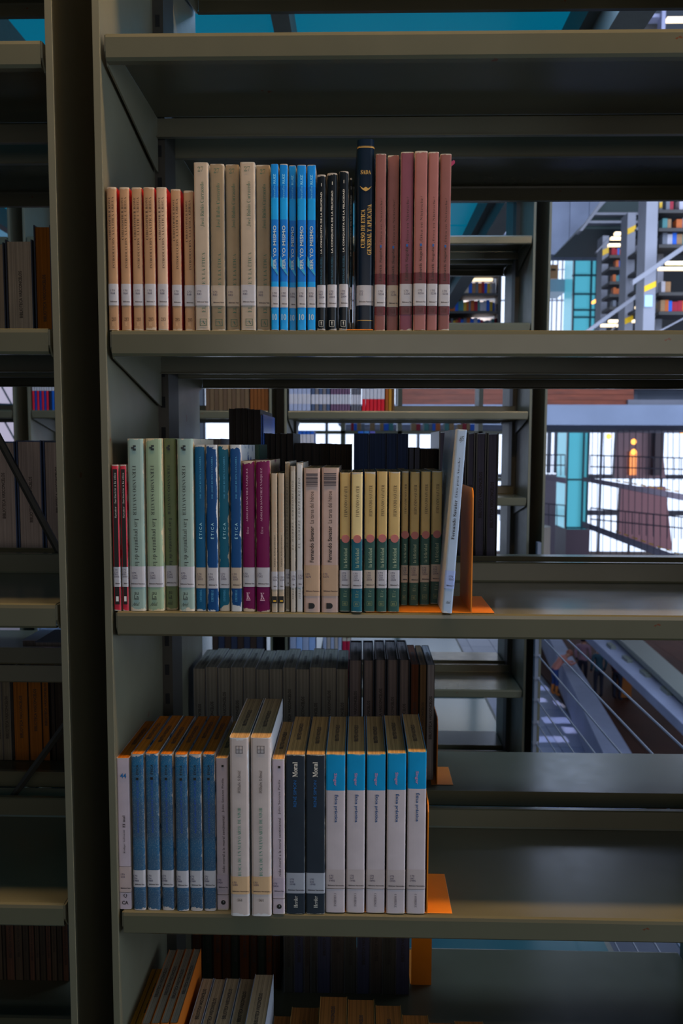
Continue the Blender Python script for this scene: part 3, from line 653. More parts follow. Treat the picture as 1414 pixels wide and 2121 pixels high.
rear(seq([402, 427.5, 452.5, 479, 505, 531, 558, 586, 613, 641, 666, 696, 720], 1384), SZ[3], 1591, 'grey-topped paperbacks facing away, behind the fourth shelf', 'paperbacks facing away behind the fourth shelf', lambda i: pages(105, 98, 86), M_('grey_cover', col(96, 92, 88)))
rear([(721, 749, 1366), (750, 774, 1366), (775, 798.5, 1365), (799, 823.5, 1365), (824, 847, 1365)], SZ[3], 1591, 'black hardcovers facing away behind the fourth shelf', 'black hardcovers facing away', PGV, M_('black_cloth_blue', col(20, 24, 32)), hard=True, dep=.15)
rear([(848.5, 865.5, 1376), (866.5, 881, 1377), (881.5, 898, 1377)], SZ[3], 1591, 'brownish books facing away, right of the black hardcovers', 'brownish books facing away', lambda i: [pages(80, 45, 28), PGD, PGG][i], BRC, dep=.15)
q = U(896, 1590, .36); bookend('orange bookend base on the rear side of the fourth shelf', U(899, 1590, YB1-.13).x+.001, SZ[3], YB1-.175, YB1-.09, .13, .01, U(933, 1592, YB1-.175).x-U(899, 1592, YB1-.175).x)
z2 = SZ[2]
rear(seq([408, 434, 460], 909, 1), z2, 1180, 'lilac-topped books facing away behind the green paperbacks', 'books facing away behind the third shelf', PGG, M_('lilac', col(110, 100, 105)))
rear([(476, 489, 846), (489.5, 503, 845), (503.5, 514, 845), (514.5, 526, 847), (526.5, 541, 848)], z2, 1180, 'tall brown-black journals facing away behind the third shelf', 'tall dark journals facing away', PGB, BRC, dep=.20)
rear([(542, 544.5, 860), (545, 548, 858)], z2, 1180, 'thin glossy blue magazines behind the third shelf', 'thin blue magazines', pages(160, 165, 175), M_('gloss_blue', col(20, 80, 170), .2), dep=.19, small=True)
rear([(549.5, 560, 897), (560.5, 571, 898), (571.5, 582, 897), (582.5, 594, 898), (594.5, 608, 897)], z2, 1180, 'black journals facing away above the maroon paperbacks', 'black journals facing away', PGB, BKC, dep=.18)
rear(seq([610, 628, 646, 662, 681], 918, 1), z2, 1180, 'charcoal books facing away above the pinkish cream paperbacks', 'charcoal books facing away', PGB, BKC, dep=.15)
rear(seq([682, 694, 705, 716, 727], 919, 1), z2, 1180, 'short dark books facing away left of the navy ones', 'short dark books facing away', pages(50, 42, 36), BRC, dep=.14)
NVP = pages(38, 48, 72)
rear([(731, 762, 897), (763, 797, 897), (798, 820, 897), (820.5, 843, 898)], z2, 1180, 'tall navy books facing away behind the straw-green row', 'navy books facing away', NVP, M_('navy_cloth', col(34, 46, 74)), dep=.19)
rear([(844, 855, 927), (855.5, 867, 927)], z2, 1180, 'grey books facing away right of the navy ones', 'grey books facing away', pages(70, 72, 84), BKC)
rear(seq([868, 880, 892, 904], 929, 1), z2, 1180, 'short dark books facing away left of the leaning paperback', 'dark books facing away by the leaning paperback', PGB, BRC)
rear([(905, 925, 893), (926, 945, 894), (946, 962, 895), (963, 980, 896), (981, 1003, 896), (1004, 1028, 897)], z2, 1180, 'black hardcovers facing away, right of the orange bookend', 'black hardcovers facing away, third shelf', pages(78, 76, 92), M_('black_gloss', col(12, 13, 16), .3), hard=True, dep=.18)
# green hardcover stands recessed behind the maroon pair
mk_book('hardcover_book', 'dark green hardcover pushed back behind the maroon paperbacks', 'book', None, U(506, 921, .156).x, U(538, 921, .156).x, .156, SZ[2]+.0003, U(520, 921, .156).z-SZ[2], .095, dict(mats=[M_('dark_green_cloth', col(8, 48, 32))], pages=PG_T, hard=True, bulge=.001, texts=[('ÉTICA', 'h', .86, .90, .15, .8, ink(30, 90, 70), 'serif')]))
# lowest level
z4 = SZ[4]
rowx = [(240+v/1.836) for v in (290, 330, 370, 405, 440, 470, 510, 540, 570, 597, 625)]
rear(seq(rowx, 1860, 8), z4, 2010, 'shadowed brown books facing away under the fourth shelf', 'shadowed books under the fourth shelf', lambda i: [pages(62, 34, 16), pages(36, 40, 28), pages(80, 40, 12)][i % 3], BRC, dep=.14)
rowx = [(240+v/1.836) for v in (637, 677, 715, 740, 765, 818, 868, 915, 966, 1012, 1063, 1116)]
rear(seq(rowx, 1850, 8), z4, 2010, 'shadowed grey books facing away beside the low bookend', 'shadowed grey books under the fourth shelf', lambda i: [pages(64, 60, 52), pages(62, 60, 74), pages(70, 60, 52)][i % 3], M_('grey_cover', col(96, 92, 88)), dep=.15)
q = U(850, 2000, YB1-.16)
e = empty('metal_bookend', (q.x+.004, YB1-.062, z4), 'orange bookend under the fourth shelf, facing the grey books', 'bookend', 'orange steel bookends')
w_ = U(893, 2000, YB1-.16).x-q.x
MB().box(0, w_, -.0605, -.059, 0, .17).build('upright_plate', ORANGE, e); MB().box(-.002, w_, -.059, .05, .0003, .0013).build('base_plate', ORANGE, e)
def low(items, yn, desc, group, pg, cov, dep, spec=None):
    n = len(items)
    for i, (a, b, yt, yr) in enumerate(items):
        A, B = U(a, yt, yr), U(b, yt, yr); h = U((a+b)/2, yt, yr).z-z4
        sp = dict(mats=[cov], pages=pg(i) if callable(pg) else pg, bulge=.0005)
        mk_book('paperback_book', olabel(i, n, desc), 'book', group, A.x+.0003, B.x-.0003, yr-dep, z4+.0003, h, dep, sp)
low([(301, 324, 2006, .17), (325, 347, 2006, .17)], 0, 'yellow-paged paperbacks at the bottom left corner of the main bay', 'yellow-paged paperbacks, lowest shelf', pages(150, 105, 30), M_('ochre', col(150, 110, 50)), .15)
low([(350, 367, 1967, .19), (367.5, 384, 1966, .19), (384.5, 401, 1965, .19), (401.5, 417, 1965, .19)], 0, 'tall grey-paged paperbacks on the lowest shelf', 'tall grey-paged paperbacks, lowest shelf', pages(120, 108, 92), M_('orange_back', col(165, 85, 20)), .17)
low([(419, 443, 2026, .16), (444, 468, 2027, .16), (469, 497, 2026, .16), (498, 527, 2027, .16), (528, 567, 2018, .16)], 0, 'beige-paged paperbacks at the bottom of the main bay', 'beige-paged paperbacks, lowest shelf', pages(150, 126, 96), M_('beige', col(150, 150, 155)), .15)
its = [(568, 603, 2104), (604, 661, 2086), (663, 719, 2064), (720, 775, 2070), (777, 830, 2082), (832, 886, 2102), (888, 938, 2118), (940, 1000, 2115)]
low([(a, b, yt, .155) for a, b, yt in its], 0, 'brown-paged books along the bottom edge', 'brown-paged books, lowest shelf', pages(125, 78, 32), M_('ochre', col(150, 110, 50)), .145)

# left bay -------------------------------------------------------------
rear([(-60, -24, 500), (-22, 15, 502), (17, 73, 496), (76, 112, 466)], LR[2], 740, 'large books facing away in left bay, second level', 'large books facing away in left bay', lambda i: [pages(140, 122, 100), pages(140, 122, 100), pages(155, 138, 118), pages(130, 75, 18)][i], M_('slate_cloth', col(50, 52, 62)), dep=.17, hard=True)
rear([(-70, -20, 914), (-18, 38, 914), (40, 92, 912), (95, 146, 913)], LR[3], 1160, 'large grey-paged volumes behind the brace in left bay', 'grey-paged volumes in left bay', pages(150, 134, 124), M_('blue_grey_cloth', col(58, 70, 96)), dep=.19, hard=True)
rear(seq([-30, -8, 8, 26], 1398, 2), LR[5], 1590, 'cream-paged books facing away low in left bay', 'cream-paged books low in left bay', pages(100, 92, 76), M_('grey_cover', col(96, 92, 88)), dep=.14)
rear(seq([31, 62, 90, 105], 1400, 2), LR[5], 1590, 'orange-brown-paged books facing away low in left bay', 'orange-brown books in left bay', pages(125, 75, 26), BRC, dep=.14)
rear(seq([108, 117, 141], 1400, 2), LR[5], 1590, 'dark books facing away low in left bay beside the upright', 'dark books low in left bay', pages(50, 42, 34), BKC, dep=.14)
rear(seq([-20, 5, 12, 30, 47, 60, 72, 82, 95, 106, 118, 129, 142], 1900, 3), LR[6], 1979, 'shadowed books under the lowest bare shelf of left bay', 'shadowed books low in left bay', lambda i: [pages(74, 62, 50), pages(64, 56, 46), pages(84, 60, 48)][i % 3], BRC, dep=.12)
# flat-lying volumes on the extra shelf of the left bay
for i, (a, b, yy, m) in enumerate([(66, 100, .50, M_('white_gloss', col(150, 155, 175))), (92, 150, .44, M_('slate_gloss', col(62, 72, 98)))]):
    A, B = U(a, 1330, yy), U(b, 1330, yy); e = empty('magazine', ((A.x+B.x)/2, yy, LR[4]+.0005), ['pale magazine lying flat on the raised shelf of the left bay', 'slate blue magazine lying flat beside the upright on the raised left shelf'][i], 'magazine')
    w = (B.x-A.x)/2-.002; h_ = .016+.012*i
    MB().box(-w, w, -.05, .05, h_-.001, h_).box(-w, w, -.05, .05, 0, .001).build('cover', m, e); MB().box(-w+.001, w-.001, -.049, .049, .001, h_-.001).build('page_block', PGG, e)

# books on the bookcase across the aisle ----------------------------------
def far_books(xs, ytop, ybot, zs, covers, desc, group, label_band=(.12, .3), dep=.14, flip=False, Y=None):
    Y = YC0+.01 if Y is None else Y; n = len(xs)-1
    for i in range(n):
        A, B = U(xs[i], ybot, Y), U(xs[i+1], ybot, Y); h = U(xs[i], ytop, Y).z-zs
        c = covers[i % len(covers)]
        if flip: sp = dict(mats=[c], pages=c, small=True, bulge=.0005)
        else: sp = dict(mats=[c], pages=PG_C, small=True, bulge=.0008, labels=[(label_band[0], label_band[1], None, .2)] if label_band else [])
        mk_book('paperback_book', olabel(i, n, desc), 'book', group, A.x+.0004, B.x-.0004, Y+(dep if flip else 0), zs+.0003, h, dep, sp, flip=flip)
def lsp(a, b, n): return [a+(b-a)*i/n for i in range(n+1)]
def FM(nm, *c): return M_('far_'+nm, col(*c), .5)
WH, LB = FM('white', 140, 145, 165), FM('steel_blue', 70, 95, 130)
zt = BZ[4-1]
far_books(lsp(598, 643, 5), 735, 851, zt, [WH], 'white books across the aisle, beside the grey ones', 'white books across the aisle')
far_books(lsp(644, 683, 5), 738, 851, zt, [FM('grey_blue', 60, 72, 95), FM('taupe', 95, 88, 88)], 'grey and taupe books across the aisle', 'grey books across the aisle')
far_books(lsp(684, 725, 7), 738, 851, zt, [FM('dusty_mauve', 92, 66, 86)], 'dusty mauve books across the aisle', 'mauve books across the aisle')
far_books(lsp(726, 748, 4), 740, 851, zt, [FM('grey', 80, 78, 84)], 'grey books between mauve and red across the aisle', 'grey books by the red ones')
far_books(lsp(749, 796, 6), 740, 851, zt, [FM('red', 175, 12, 30)], 'bright red books across the aisle', 'red books across the aisle', (.22, .45))
far_books([797, 804, 811, 817], 740, 851, zt, [FM('ochre', 130, 62, 10), FM('amber', 150, 100, 20), FM('brown', 80, 50, 20)], 'ochre books right of the red ones across the aisle', 'ochre books across the aisle', None)
far_books(lsp(426, 516, 10), 745, 850, zt, [FM('brown_paper', 78, 58, 40), FM('tan_paper', 88, 68, 46)], 'brown-paged books in middle bay across the aisle', 'brown-paged books across the aisle', None, flip=True)
far_books(lsp(518, 556, 5), 745, 850, zt, [FM('orange_paper', 98, 52, 12)], 'orange-brown-paged books in middle bay across the aisle', 'orange-brown books across the aisle', None, flip=True)
far_books(lsp(617, 650, 4), 893, 1030, BZ[4], [FM('royal_blue', 15, 72, 150)], 'royal blue books on a lower shelf across the aisle', 'royal blue books across the aisle', (.8, .95))
far_books([740, 752, 764, 776], 893, 1030, BZ[4], [FM('royal_blue', 15, 72, 150), FM('mid_blue', 40, 90, 140), FM('violet', 70, 70, 130)], 'blue and violet books across the aisle behind navy ones', 'blue and violet books across the aisle', None)
far_books(lsp(600, 652, 4), 1310, 1428, BZ[6], [WH, FM('cold_white', 130, 150, 185)], 'white books low on the bookcase across the aisle', 'white books low across the aisle', None)
far_books(lsp(668, 707, 5), 1318, 1428, BZ[6], [WH, FM('warm_white', 150, 138, 130)], 'white pamphlets low on the bookcase across the aisle', 'white pamphlets low across the aisle', (.5, .7))
far_books([708, 717, 726], 1328, 1428, BZ[6], [FM('crimson', 150, 20, 50)], 'crimson books low across the aisle', 'crimson books low across the aisle', None)
far_books(lsp(440, 545, 8), 1312, 1428, BZ[6], [FM('umber', 52, 36, 28), FM('slate', 40, 42, 56)], 'dark books in middle bay low across the aisle', 'dark books low across the aisle', None, flip=True)
far_books(lsp(67, 101, 7), 735, 851, zt, [FM('bright_red', 185, 22, 45), FM('cobalt', 20, 50, 125)], 'red and blue books seen through the left bay', 'red and blue books across the aisle', (.35, .6))
far_books([101, 107, 113, 118], 735, 851, zt, [FM('navy', 12, 20, 45), FM('azure', 15, 75, 150)], 'navy and azure books seen through the left bay', 'navy and azure books across the aisle', (.35, .6))
far_books(lsp(79, 135, 9), 1299, 1428, BZ[6], [WH], 'white books seen low through the left bay', 'white books through the left bay', None)
# ================================================================ THE HALL BEYOND
def pbox(px0, py0, px1, py1, D, depth, mb=None, mi=0, D2=None):
    """box whose near face spans a measured rectangle at distance D"""
    a, b = UD(px0, py1, D), UD(px1, py0, D); y = D+CAM.y; pm = (py0+py1)/2
    mb = mb or MB(); mb.box(UD(px0, pm, D).x, UD(px1, pm, D).x, y, y+depth, a.z, b.z, mi); return mb
ZG = -6.4                                            # lower hall floor
GLOW = mat('daylit_glazing', (.7, .8, 1, 1), .3, noise=0, emis=(.70, .81, 1, 1), estr=1.45)
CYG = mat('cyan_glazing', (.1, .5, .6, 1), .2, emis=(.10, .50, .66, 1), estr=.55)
STR = mat('dark_teal_steel', (.01, .07, .10, 1), .4)
GST = mat('grey_gallery_steel', (.19, .20, .24, 1), .5, noise=.08, nscale=3)
YEL = mat('yellow_stripe', (.75, .45, .0, 1), .5)
LAMP = mat('warm_tube', (1, .9, .7, 1), .5, emis=(1, .80, .50, 1), estr=1.6)
OLAMP = mat('orange_lamp', (1, .5, .1, 1), .5, emis=(1, .36, .06, 1), estr=3)
WOOD = mat('red_timber', (.26, .055, .02, 1), .5, noise=.3, nscale=2)
SHB = mat('gallery_shelf_dark', (.035, .035, .035, 1), .6)

# lower hall floor: slate tiles, timber floor, end wall
gf = empty('floor', (6, 20, ZG)); tag(gf, kind='structure')
SL, SL2 = mat('slate_tile', (.10, .15, .30, 1), .45, noise=.15), mat('slate_tile_pale', (.14, .19, .34, 1), .45, noise=.15)
for i in range(8):
    for j in range(14):
        MB().box(-1.0+i*.9, -1.0+i*.9+.885, 12+j*1.5, 13.485+j*1.5, ZG-.06, ZG).build('floor_tile', SL if (i+j) % 2 else SL2, gf)
MB().box(-30, 60, 2, 70, ZG-.3, ZG-.07).build('floor_slab', CONCD, gf)
TIMB = mat('dark_timber_floor', (.045, .014, .007, 1), .7, spec=.08, noise=.3, nscale=1)
for i in range(14):
    MB().box(6.35+i*1.1, 7.44+i*1.1, 8, 60, ZG-.05, ZG+.01).build('floor_board', TIMB, gf)
for ch in gf.children: ch.location = -gf.location
# concrete parapet running away, built between measured floor-level points
def slab(pts, z0, z1, name, m, parent=None, **k):
    b = [(p.x, p.y, z0) for p in pts]; t = [(p.x, p.y, z1) for p in pts]
    return MB().hexa(b+t).build(name, m, parent, **k)
def para(pl0, pl1, pr0, pr1, z1, h, name, m, **k):
    a, b, c, d = UZ(*pl1, z1), UZ(*pr1, z1), UZ(*pr0, z1), UZ(*pl0, z1)
    return slab([a, b, c, d], z1-h, z1, name, m, **k)
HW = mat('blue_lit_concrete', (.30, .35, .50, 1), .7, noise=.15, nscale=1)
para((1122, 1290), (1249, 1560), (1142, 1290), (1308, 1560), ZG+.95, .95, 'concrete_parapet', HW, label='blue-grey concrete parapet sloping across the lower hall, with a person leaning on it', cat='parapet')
para((1190, 1290), (1478, 1560), (1246, 1290), (1540, 1560), -3.6, .2, 'concrete_beam', HW, label='diagonal concrete edge beam under the grey handrail above the lower hall', cat='beam')
e = para((1246, 1290), (1540, 1560), (1290, 1290), (1600, 1560), -3.35, .12, 'metal_coping', mat('green_grey_coping', (.16, .19, .17, 1), .45), label='wide green-grey coping rail along the diagonal beam', cat='rail')
for i, (x, y) in enumerate([(1264, 1340), (1297, 1367), (1334, 1397), (1378, 1433)]):
    p = UZ(x, y, -3.6); MB().box(p.x-.06, p.x+.06, p.y-.25, p.y+.15, -3.6, -3.52).build('rail_bracket', mat('green_grey_coping', (.16, .19, .17, 1), .45), None, '%s steel bracket down the face of the diagonal beam' % ['topmost', 'second', 'third', 'lowest'][i], 'bracket', 'rail brackets')
# light patches on the tiles come from small lamps added just above them
for (x, y, sx, sy) in [(1157, 1456, .3, .45), (1152, 1492, .8, .5), (1178, 1512, .32, .5), (1140, 1531, .9, .45), (1122, 1425, .5, .5), (1120, 1450, .3, .4)]:
    p = UZ(x, y, ZG); area('floor_patch_light', (p.x, p.y, ZG+.7), (p.x, p.y, ZG), sx, sy, 4*sx*sy, (1, .85, .95), math.radians(6))
for (x, y, nm) in [(1279, 1390, 'left'), (1293, 1412, 'right')]:
    p = UZ(x, y+30, ZG); MB().box(p.x-.16, p.x+.16, p.y-.16, p.y+.16, ZG, -3.7).build('timber_post', mat('orange_timber', (.30, .10, .02, 1), .5), None, '%s orange timber post beyond the group of people' % nm, 'post', 'timber posts')
p = UZ(1172, 1420, ZG); MB().extrude([(p.x+.7+.8*math.cos(i*math.pi/8), p.y+9+.8*math.sin(i*math.pi/8)) for i in range(16)], 'z', ZG, -2.0).build('concrete_column', mat('pale_column', (.42, .42, .36, 1), .6), None, 'pale round column behind the leaning person', 'column')
# cable railing at the walkway edge
rl = empty('cable_railing', (EDGE, 0, 0), 'steel cable railing running along the walkway edge beside the far bookcase', 'railing')
xr_ = U(1102, 1450, YC0-.02).x
MB().box(xr_-.002, xr_+.012, YC0-.06, YC0-.03, 0, 1.12).build('railing_post', GST, rl)
MB().box(xr_+.02, xr_+.034, YB1+.012, YB1+.04, 0, 1.12).build('railing_post', GST, rl)
for y in (1270, 1313, 1358, 1405, 1450, 1496, 1539, 1585, 1630):
    z = U(1102, y, YC0-.045).z; MB().bar((xr_+.014, YB1+.012, z), (xr_+.014, YC0-.03, z), .0032).build('steel_cable', GST, rl)
    MB().bar((xr_-.004, YC0-.045, z), (xr_+.022, YC0-.045, z), .007).build('cable_fitting', GST, rl)

for ch in rl.children: ch.location = -rl.location

# ---- upper right view: concrete wall, lift tower, glazed end
w1 = empty('wall_back', (8, 30, 6)); tag(w1, kind='structure')
for i in range(9):
    pbox(900+i*40, 378, 939+i*40, 527, 24, .8).build('concrete_panel', CONC, w1)
pbox(500, -200, 900, 527, 24, .8).build('concrete_panel', CONC, w1)
gw2 = empty('window_2', (8, 24, 8)); tag(gw2, kind='structure')
for i in range(6): pbox(1000+i*52, 60, 1049+i*52, 372, 24.2, .2).build('window_pane', GLOW, gw2)
for ch in gw2.children: ch.location = -gw2.location
for ch in w1.children: ch.location = -w1.location
gw = empty('window_1', (20, 58, 0)); tag(gw, kind='structure')
for i in range(22):
    x0 = 420+i*64
    pbox(x0+4, 250, x0+61, 1150, 60, .3).build('window_pane', GLOW, gw)
    pbox(x0-1, 250, x0+3, 1150, 59.8, .1).build('window_mullion', GST, gw)
for y in (556, 620, 985, 1060): pbox(420, y, 1820, y+3, 58.9, .3).build('window_transom', GST, gw)
for ch in gw.children: ch.location = -gw.location
def frame_tower(name, px0, px1, py0, py1, D, label, cat, bars, m=CYG):
    a = UD((px0+px1)/2, py1, D); e = empty(name, a, label, cat)
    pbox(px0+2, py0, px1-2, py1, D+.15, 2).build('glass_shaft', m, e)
    for x in (px0, px0+(px1-px0)*.72, px1-3): pbox(x, py0, x+3, py1, D, .2).build('steel_mullion', STR, e)
    for y in bars: pbox(px0, y, px1, y+3, D-.02, .2).build('steel_crossbar', STR, e)
    for ch in e.children: ch.location = -e.location
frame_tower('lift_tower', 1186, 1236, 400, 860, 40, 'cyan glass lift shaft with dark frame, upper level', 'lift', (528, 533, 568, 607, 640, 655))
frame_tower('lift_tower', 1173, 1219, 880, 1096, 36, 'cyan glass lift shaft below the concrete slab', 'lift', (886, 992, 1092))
pbox(1171, 1097, 1220, 1180, 36, 2).build('lift_plinth', mat('mauve_grey_panel', (.10, .08, .11, 1), .6), None, 'mauve-grey solid base under the lower lift shaft', 'panel')
pbox(1134, 548, 1155, 577, 44, .5).build('orange_sign', mat('orange_panel', (.75, .25, .10, 1), .5), None, 'orange box sign with small black mark by the lift', 'sign')
osn = C.objects[-1]
pbox(1141, 557, 1151, 560, 43.9, .05).build('sign_mark', BLACK, osn)
pbox(1128, 578, 1172, 604, 42, 2).build('white_balcony', mat('white_balcony', (.6, .65, .75, 1), .5), None, 'white balcony front left of the lift', 'balcony')
for i in range(5):
    o = pbox(1132+i*10, 520, 1134+i*10, 760, 58.5, .2).build('slim_post', mat('white_balcony', (.6, .65, .75, 1), .5), gw); o.location = -gw.location

# ---- hanging steel gallery with bookshelves (upper right)
gal = empty('hanging_gallery', UD(1350, 640, 13), 'grey steel gallery of hanging bookshelves with yellow-striped columns, upper right', 'bookcase')
def gallery_col(px0, px1, py0, py1, D, stripes, label, skew=.03):
    y = D+CAM.y; p = [UD(px0-(py1-py0)*skew, py1, D), UD(px1-(py1-py0)*skew, py1, D), UD(px1, py0, D), UD(px0, py0, D)]
    b = [(q.x, y, q.z) for q in p]; t = [(q.x, y+.35, q.z) for q in p]; e = MB().hexa(b+t).build('gallery_column', GST, gal)
    for s0, s1 in stripes:
        f = (s0+s1)/2; sh = -(f-py0)*skew
        l0, r1 = UD(px0+sh, s1, D), UD(px1+sh, s0, D); lt, rb = UD(px0+sh, s1-12, D), UD(px1+sh, s0+12, D)
        y0 = y-.012; q = [(l0.x, l0.z), (rb.x, rb.z), (r1.x, r1.z), (lt.x, lt.z)]
        MB().extrude(q, 'y', y0, y0+.01).build('warning_stripe', YEL, e, 'yellow warning stripe')
gallery_col(1248, 1261, 488, 690, 16, [(512, 530)], 'left grey gallery column with one yellow stripe')
gallery_col(1300, 1317, 440, 690, 14, [(466, 486), (653, 672)], 'middle grey gallery column with two yellow stripes')
gallery_col(1340, 1364, 380, 690, 12, [(582, 605)], 'widest grey gallery column with a pale blue sign')
gallery_col(1366, 1379, 380, 690, 13, [(416, 432), (620, 640)], 'thin grey gallery column right of the widest one')
pbox(1335, 611, 1351, 635, 11.97, .02).build('direction_sign', mat('pale_blue_sign', (.35, .55, .8, 1), .4), None, 'pale blue sign on the widest gallery column', 'sign')
FC = [FM('g_white', 150, 150, 160), FM('g_blue', 20, 80, 170), FM('g_red', 130, 20, 40), FM('g_tan', 130, 100, 70), FM('g_teal', 60, 110, 110), FM('g_orange', 160, 80, 30), FM('g_grey', 90, 95, 105)]
gi = 0
def gshelf(px0, px1, py, D, books, label, lamp=0, th=5, bh=20, bw=5):
    global gi
    pbox(px0, py, px1, py+th, D, .5).build('shelf_board', SHB, gal)
    label = label.replace('shelf between ', 'shelf between '); x = px0+R.uniform(2, 8); k = 0
    while books and x < px1-bw-2:
        w = R.uniform(.8, 1.6)*bw; h = bh*R.uniform(.75, 1)
        if R.random() < books:
            o = pbox(x, py-h, x+w-.4, py-.2, D+.08, .16, MB()).build('shelved_book', R.choice(FC), None, '%s book on the %s' % ((ORD[k] if k < 20 else 'last'), label), 'book', 'books on the hanging gallery'); k += 1
        x += w
G1 = [(1262, 1298, y) for y in (528, 553, 583, 609, 635)]
nm = ['topmost', 'second', 'third', 'fourth', 'lowest']
for i, (a, b, y) in enumerate(G1): gshelf(a, b, y, 15.2, .55, '%s shelf between left and middle gallery columns' % nm[i], th=6, bh=15, bw=5)
for i, y in enumerate((520, 560, 600, 640)): gshelf(1316, 1338, y, 13.6, .3, '%s shelf between middle and widest gallery columns' % nm[i], th=6, bh=16, bw=6)
for i, y in enumerate((434, 472, 506, 575+30, 645)): gshelf(1364, 1440, y, 12.6, .75, '%s shelf right of the widest gallery column' % nm[i], th=7, bh=24, bw=8)
tubes = [(1274, 1300, 480, 15), (1266, 1301, 490, 15), (1261, 1301, 504, 15), (1382, 1440, 541, 12.4), (1366, 1440, 553, 12.4), (1262, 1294, 662, 15), (1246, 1293, 671, 15), (1318, 1334, 633, 13.5), (1312, 1330, 662, 13.5)]
for i, (a, b, y, D) in enumerate(tubes):
    pbox(a, y, b, y+5, D, .1).build('light_tube', LAMP, gal, 'warm white light tube')
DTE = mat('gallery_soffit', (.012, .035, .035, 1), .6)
def deck(name, pts, D, depth, m, label, cat='deck', parent=None):
    y = D+CAM.y; q = [UD(x, yy, D) for x, yy in pts]; q = [(p.x, p.z) for p in q]
    return MB().extrude(q, 'y', y, y+depth).build(name, m, parent, None if parent else label, None if parent else cat)
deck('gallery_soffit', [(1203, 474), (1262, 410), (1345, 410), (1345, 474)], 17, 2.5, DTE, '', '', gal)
deck('gallery_edge', [(1200, 478), (1206, 478), (1266, 400), (1258, 400)], 16.6, .3, GST, '', '', gal)
for i, y in enumerate((440, 457)): deck('soffit_beam', [(1235-i*14, y), (1335, y), (1335, y+5), (1230-i*14, y+5)], 16.8, .2, GST, '', '', gal)
for i, (x0, y0, x1, y1, D, w) in enumerate([(1205, 690, 1330, 600, 12.6, 9), (1310, 580, 1440, 490, 11.6, 11), (1262, 690, 1300, 640, 15, 4), (1318, 472, 1365, 436, 12.8, 5), (1235, 520, 1262, 492, 15.8, 4), (1355, 690, 1440, 645, 11.8, 3)]):
    deck('diagonal_rail', [(x0, y0), (x1, y1), (x1, y1+w), (x0, y0+w)], D, .1, GST, '', '', gal)
deck('gallery_shade_sheet', [(1262, 440), (1440, 400), (1440, 700), (1240, 700)], 19, .4, mat('gallery_shadow', (.02, .022, .024, 1), .8), '', '', gal)  # near-black sheet stands in for the shade deep in the gallery
MB().box(1.15, 2.25, 11.6, 11.72, 2.93, 3.08).build('light_tube', LAMP, gal, 'warm white light tube')
for ch in gal.children: ch.location = -gal.location
pbox(1232, 620, 1237, 625, 20, .3).build('orange_lamp', OLAMP, None, 'small orange lamp left of the hanging gallery', 'lamp')

# ---- top strip: gallery ends above the ceiling edge
for i, (a, b) in enumerate([(1250, 1302), (1312, 1378)]):
    e = empty('lavender_truss', UD(a, 60, 14), '%s pale lavender frame above the top shelf' % ['left', 'right'][i], 'frame', 'pale frames at the top')
    FRM = mat('lavender_steel', (.34, .36, .52, 1), .5)
    pbox(a, 28, b, 36, 14, .2).build('frame_rail', FRM, e); pbox(a, 36, a+7, 70, 14, .2).build('frame_post', FRM, e); pbox(b-8, 20, b, 70, 13.9, .2).build('frame_post', FRM, e)
    pbox(a+10, 50, b-10, 70, 14.2, .2).build('frame_panel', SHB, e)
    for ch in e.children: ch.location = -e.location
pbox(1382, 34, 1440, 42, 14, .1).build('light_tube', LAMP, None, 'warm light tube at the top right corner', 'lamp')
deck('orange_beam', [(1226, 70), (1240, 26), (1245, 26), (1240, 70)], 13, .2, mat('orange_panel', (.75, .25, .10, 1), .5), 'orange sloping edge at the top right opening', 'beam')

# ---- middle right view: timber band, concrete slab, railings, columns
tw = empty('wall_right', (10, 22, 2)); tag(tw, kind='structure')
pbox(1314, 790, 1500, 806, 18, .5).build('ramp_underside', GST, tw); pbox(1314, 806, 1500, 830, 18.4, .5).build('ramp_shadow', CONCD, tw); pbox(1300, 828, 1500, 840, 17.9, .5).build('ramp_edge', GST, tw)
for i in range(7): pbox(830, 799+i*5.8, 1312, 799+i*5.8+5.2, 18+(i % 2)*.02, .5).build('timber_plank', WOOD, tw)
pbox(820, 790, 1320, 842, 18.3, .4).build('wall_core', CONCD, tw)
for ch in tw.children: ch.location = -tw.location
a, b, c, d = UD(820, 838, 19), UD(1440, 838, 19), UD(1440, 884, 17), UD(820, 884, 17)
zt_, zl = UD(1100, 838, 17).z, UD(1100, 880, 17).z
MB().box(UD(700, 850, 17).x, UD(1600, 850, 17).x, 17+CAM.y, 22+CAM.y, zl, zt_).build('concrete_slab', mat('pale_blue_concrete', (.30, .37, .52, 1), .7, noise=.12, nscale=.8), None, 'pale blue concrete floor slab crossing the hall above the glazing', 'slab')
MB().box(UD(700, 850, 22).x, UD(1800, 850, 22).x, 22+CAM.y, 34+CAM.y, UD(1100, 896, 34).z, UD(1100, 880, 30).z).build('concrete_slab', CONC, None, 'darker concrete underside further back above the glazing', 'slab')
RW = mat('far_railing_steel', (.10, .11, .15, 1), .5)
def railing(px0, px1, py0, py1, D, n, label, slope=0):
    e = empty('balcony_railing', UD(px0, py1, D), label, 'railing', 'balcony railings across the hall'); y = D+CAM.y
    def P(x, yy): q = UD(x, yy+slope*(x-px0), D); return (q.x, y, q.z)
    for t in (py0, (py0+py1)/2): MB().bar(P(px0, t), P(px1, t), .022, k=4).build('hand_rail', RW, e)
    for i in range(n+1):
        x = px0+(px1-px0)*i/n; MB().bar(P(x, py1), P(x, py0), .016, k=4).build('baluster', RW, e)
    for ch in e.children: ch.location = -e.location
railing(1125, 1170, 942, 985, 34, 5, 'railing left of the lower lift shaft')
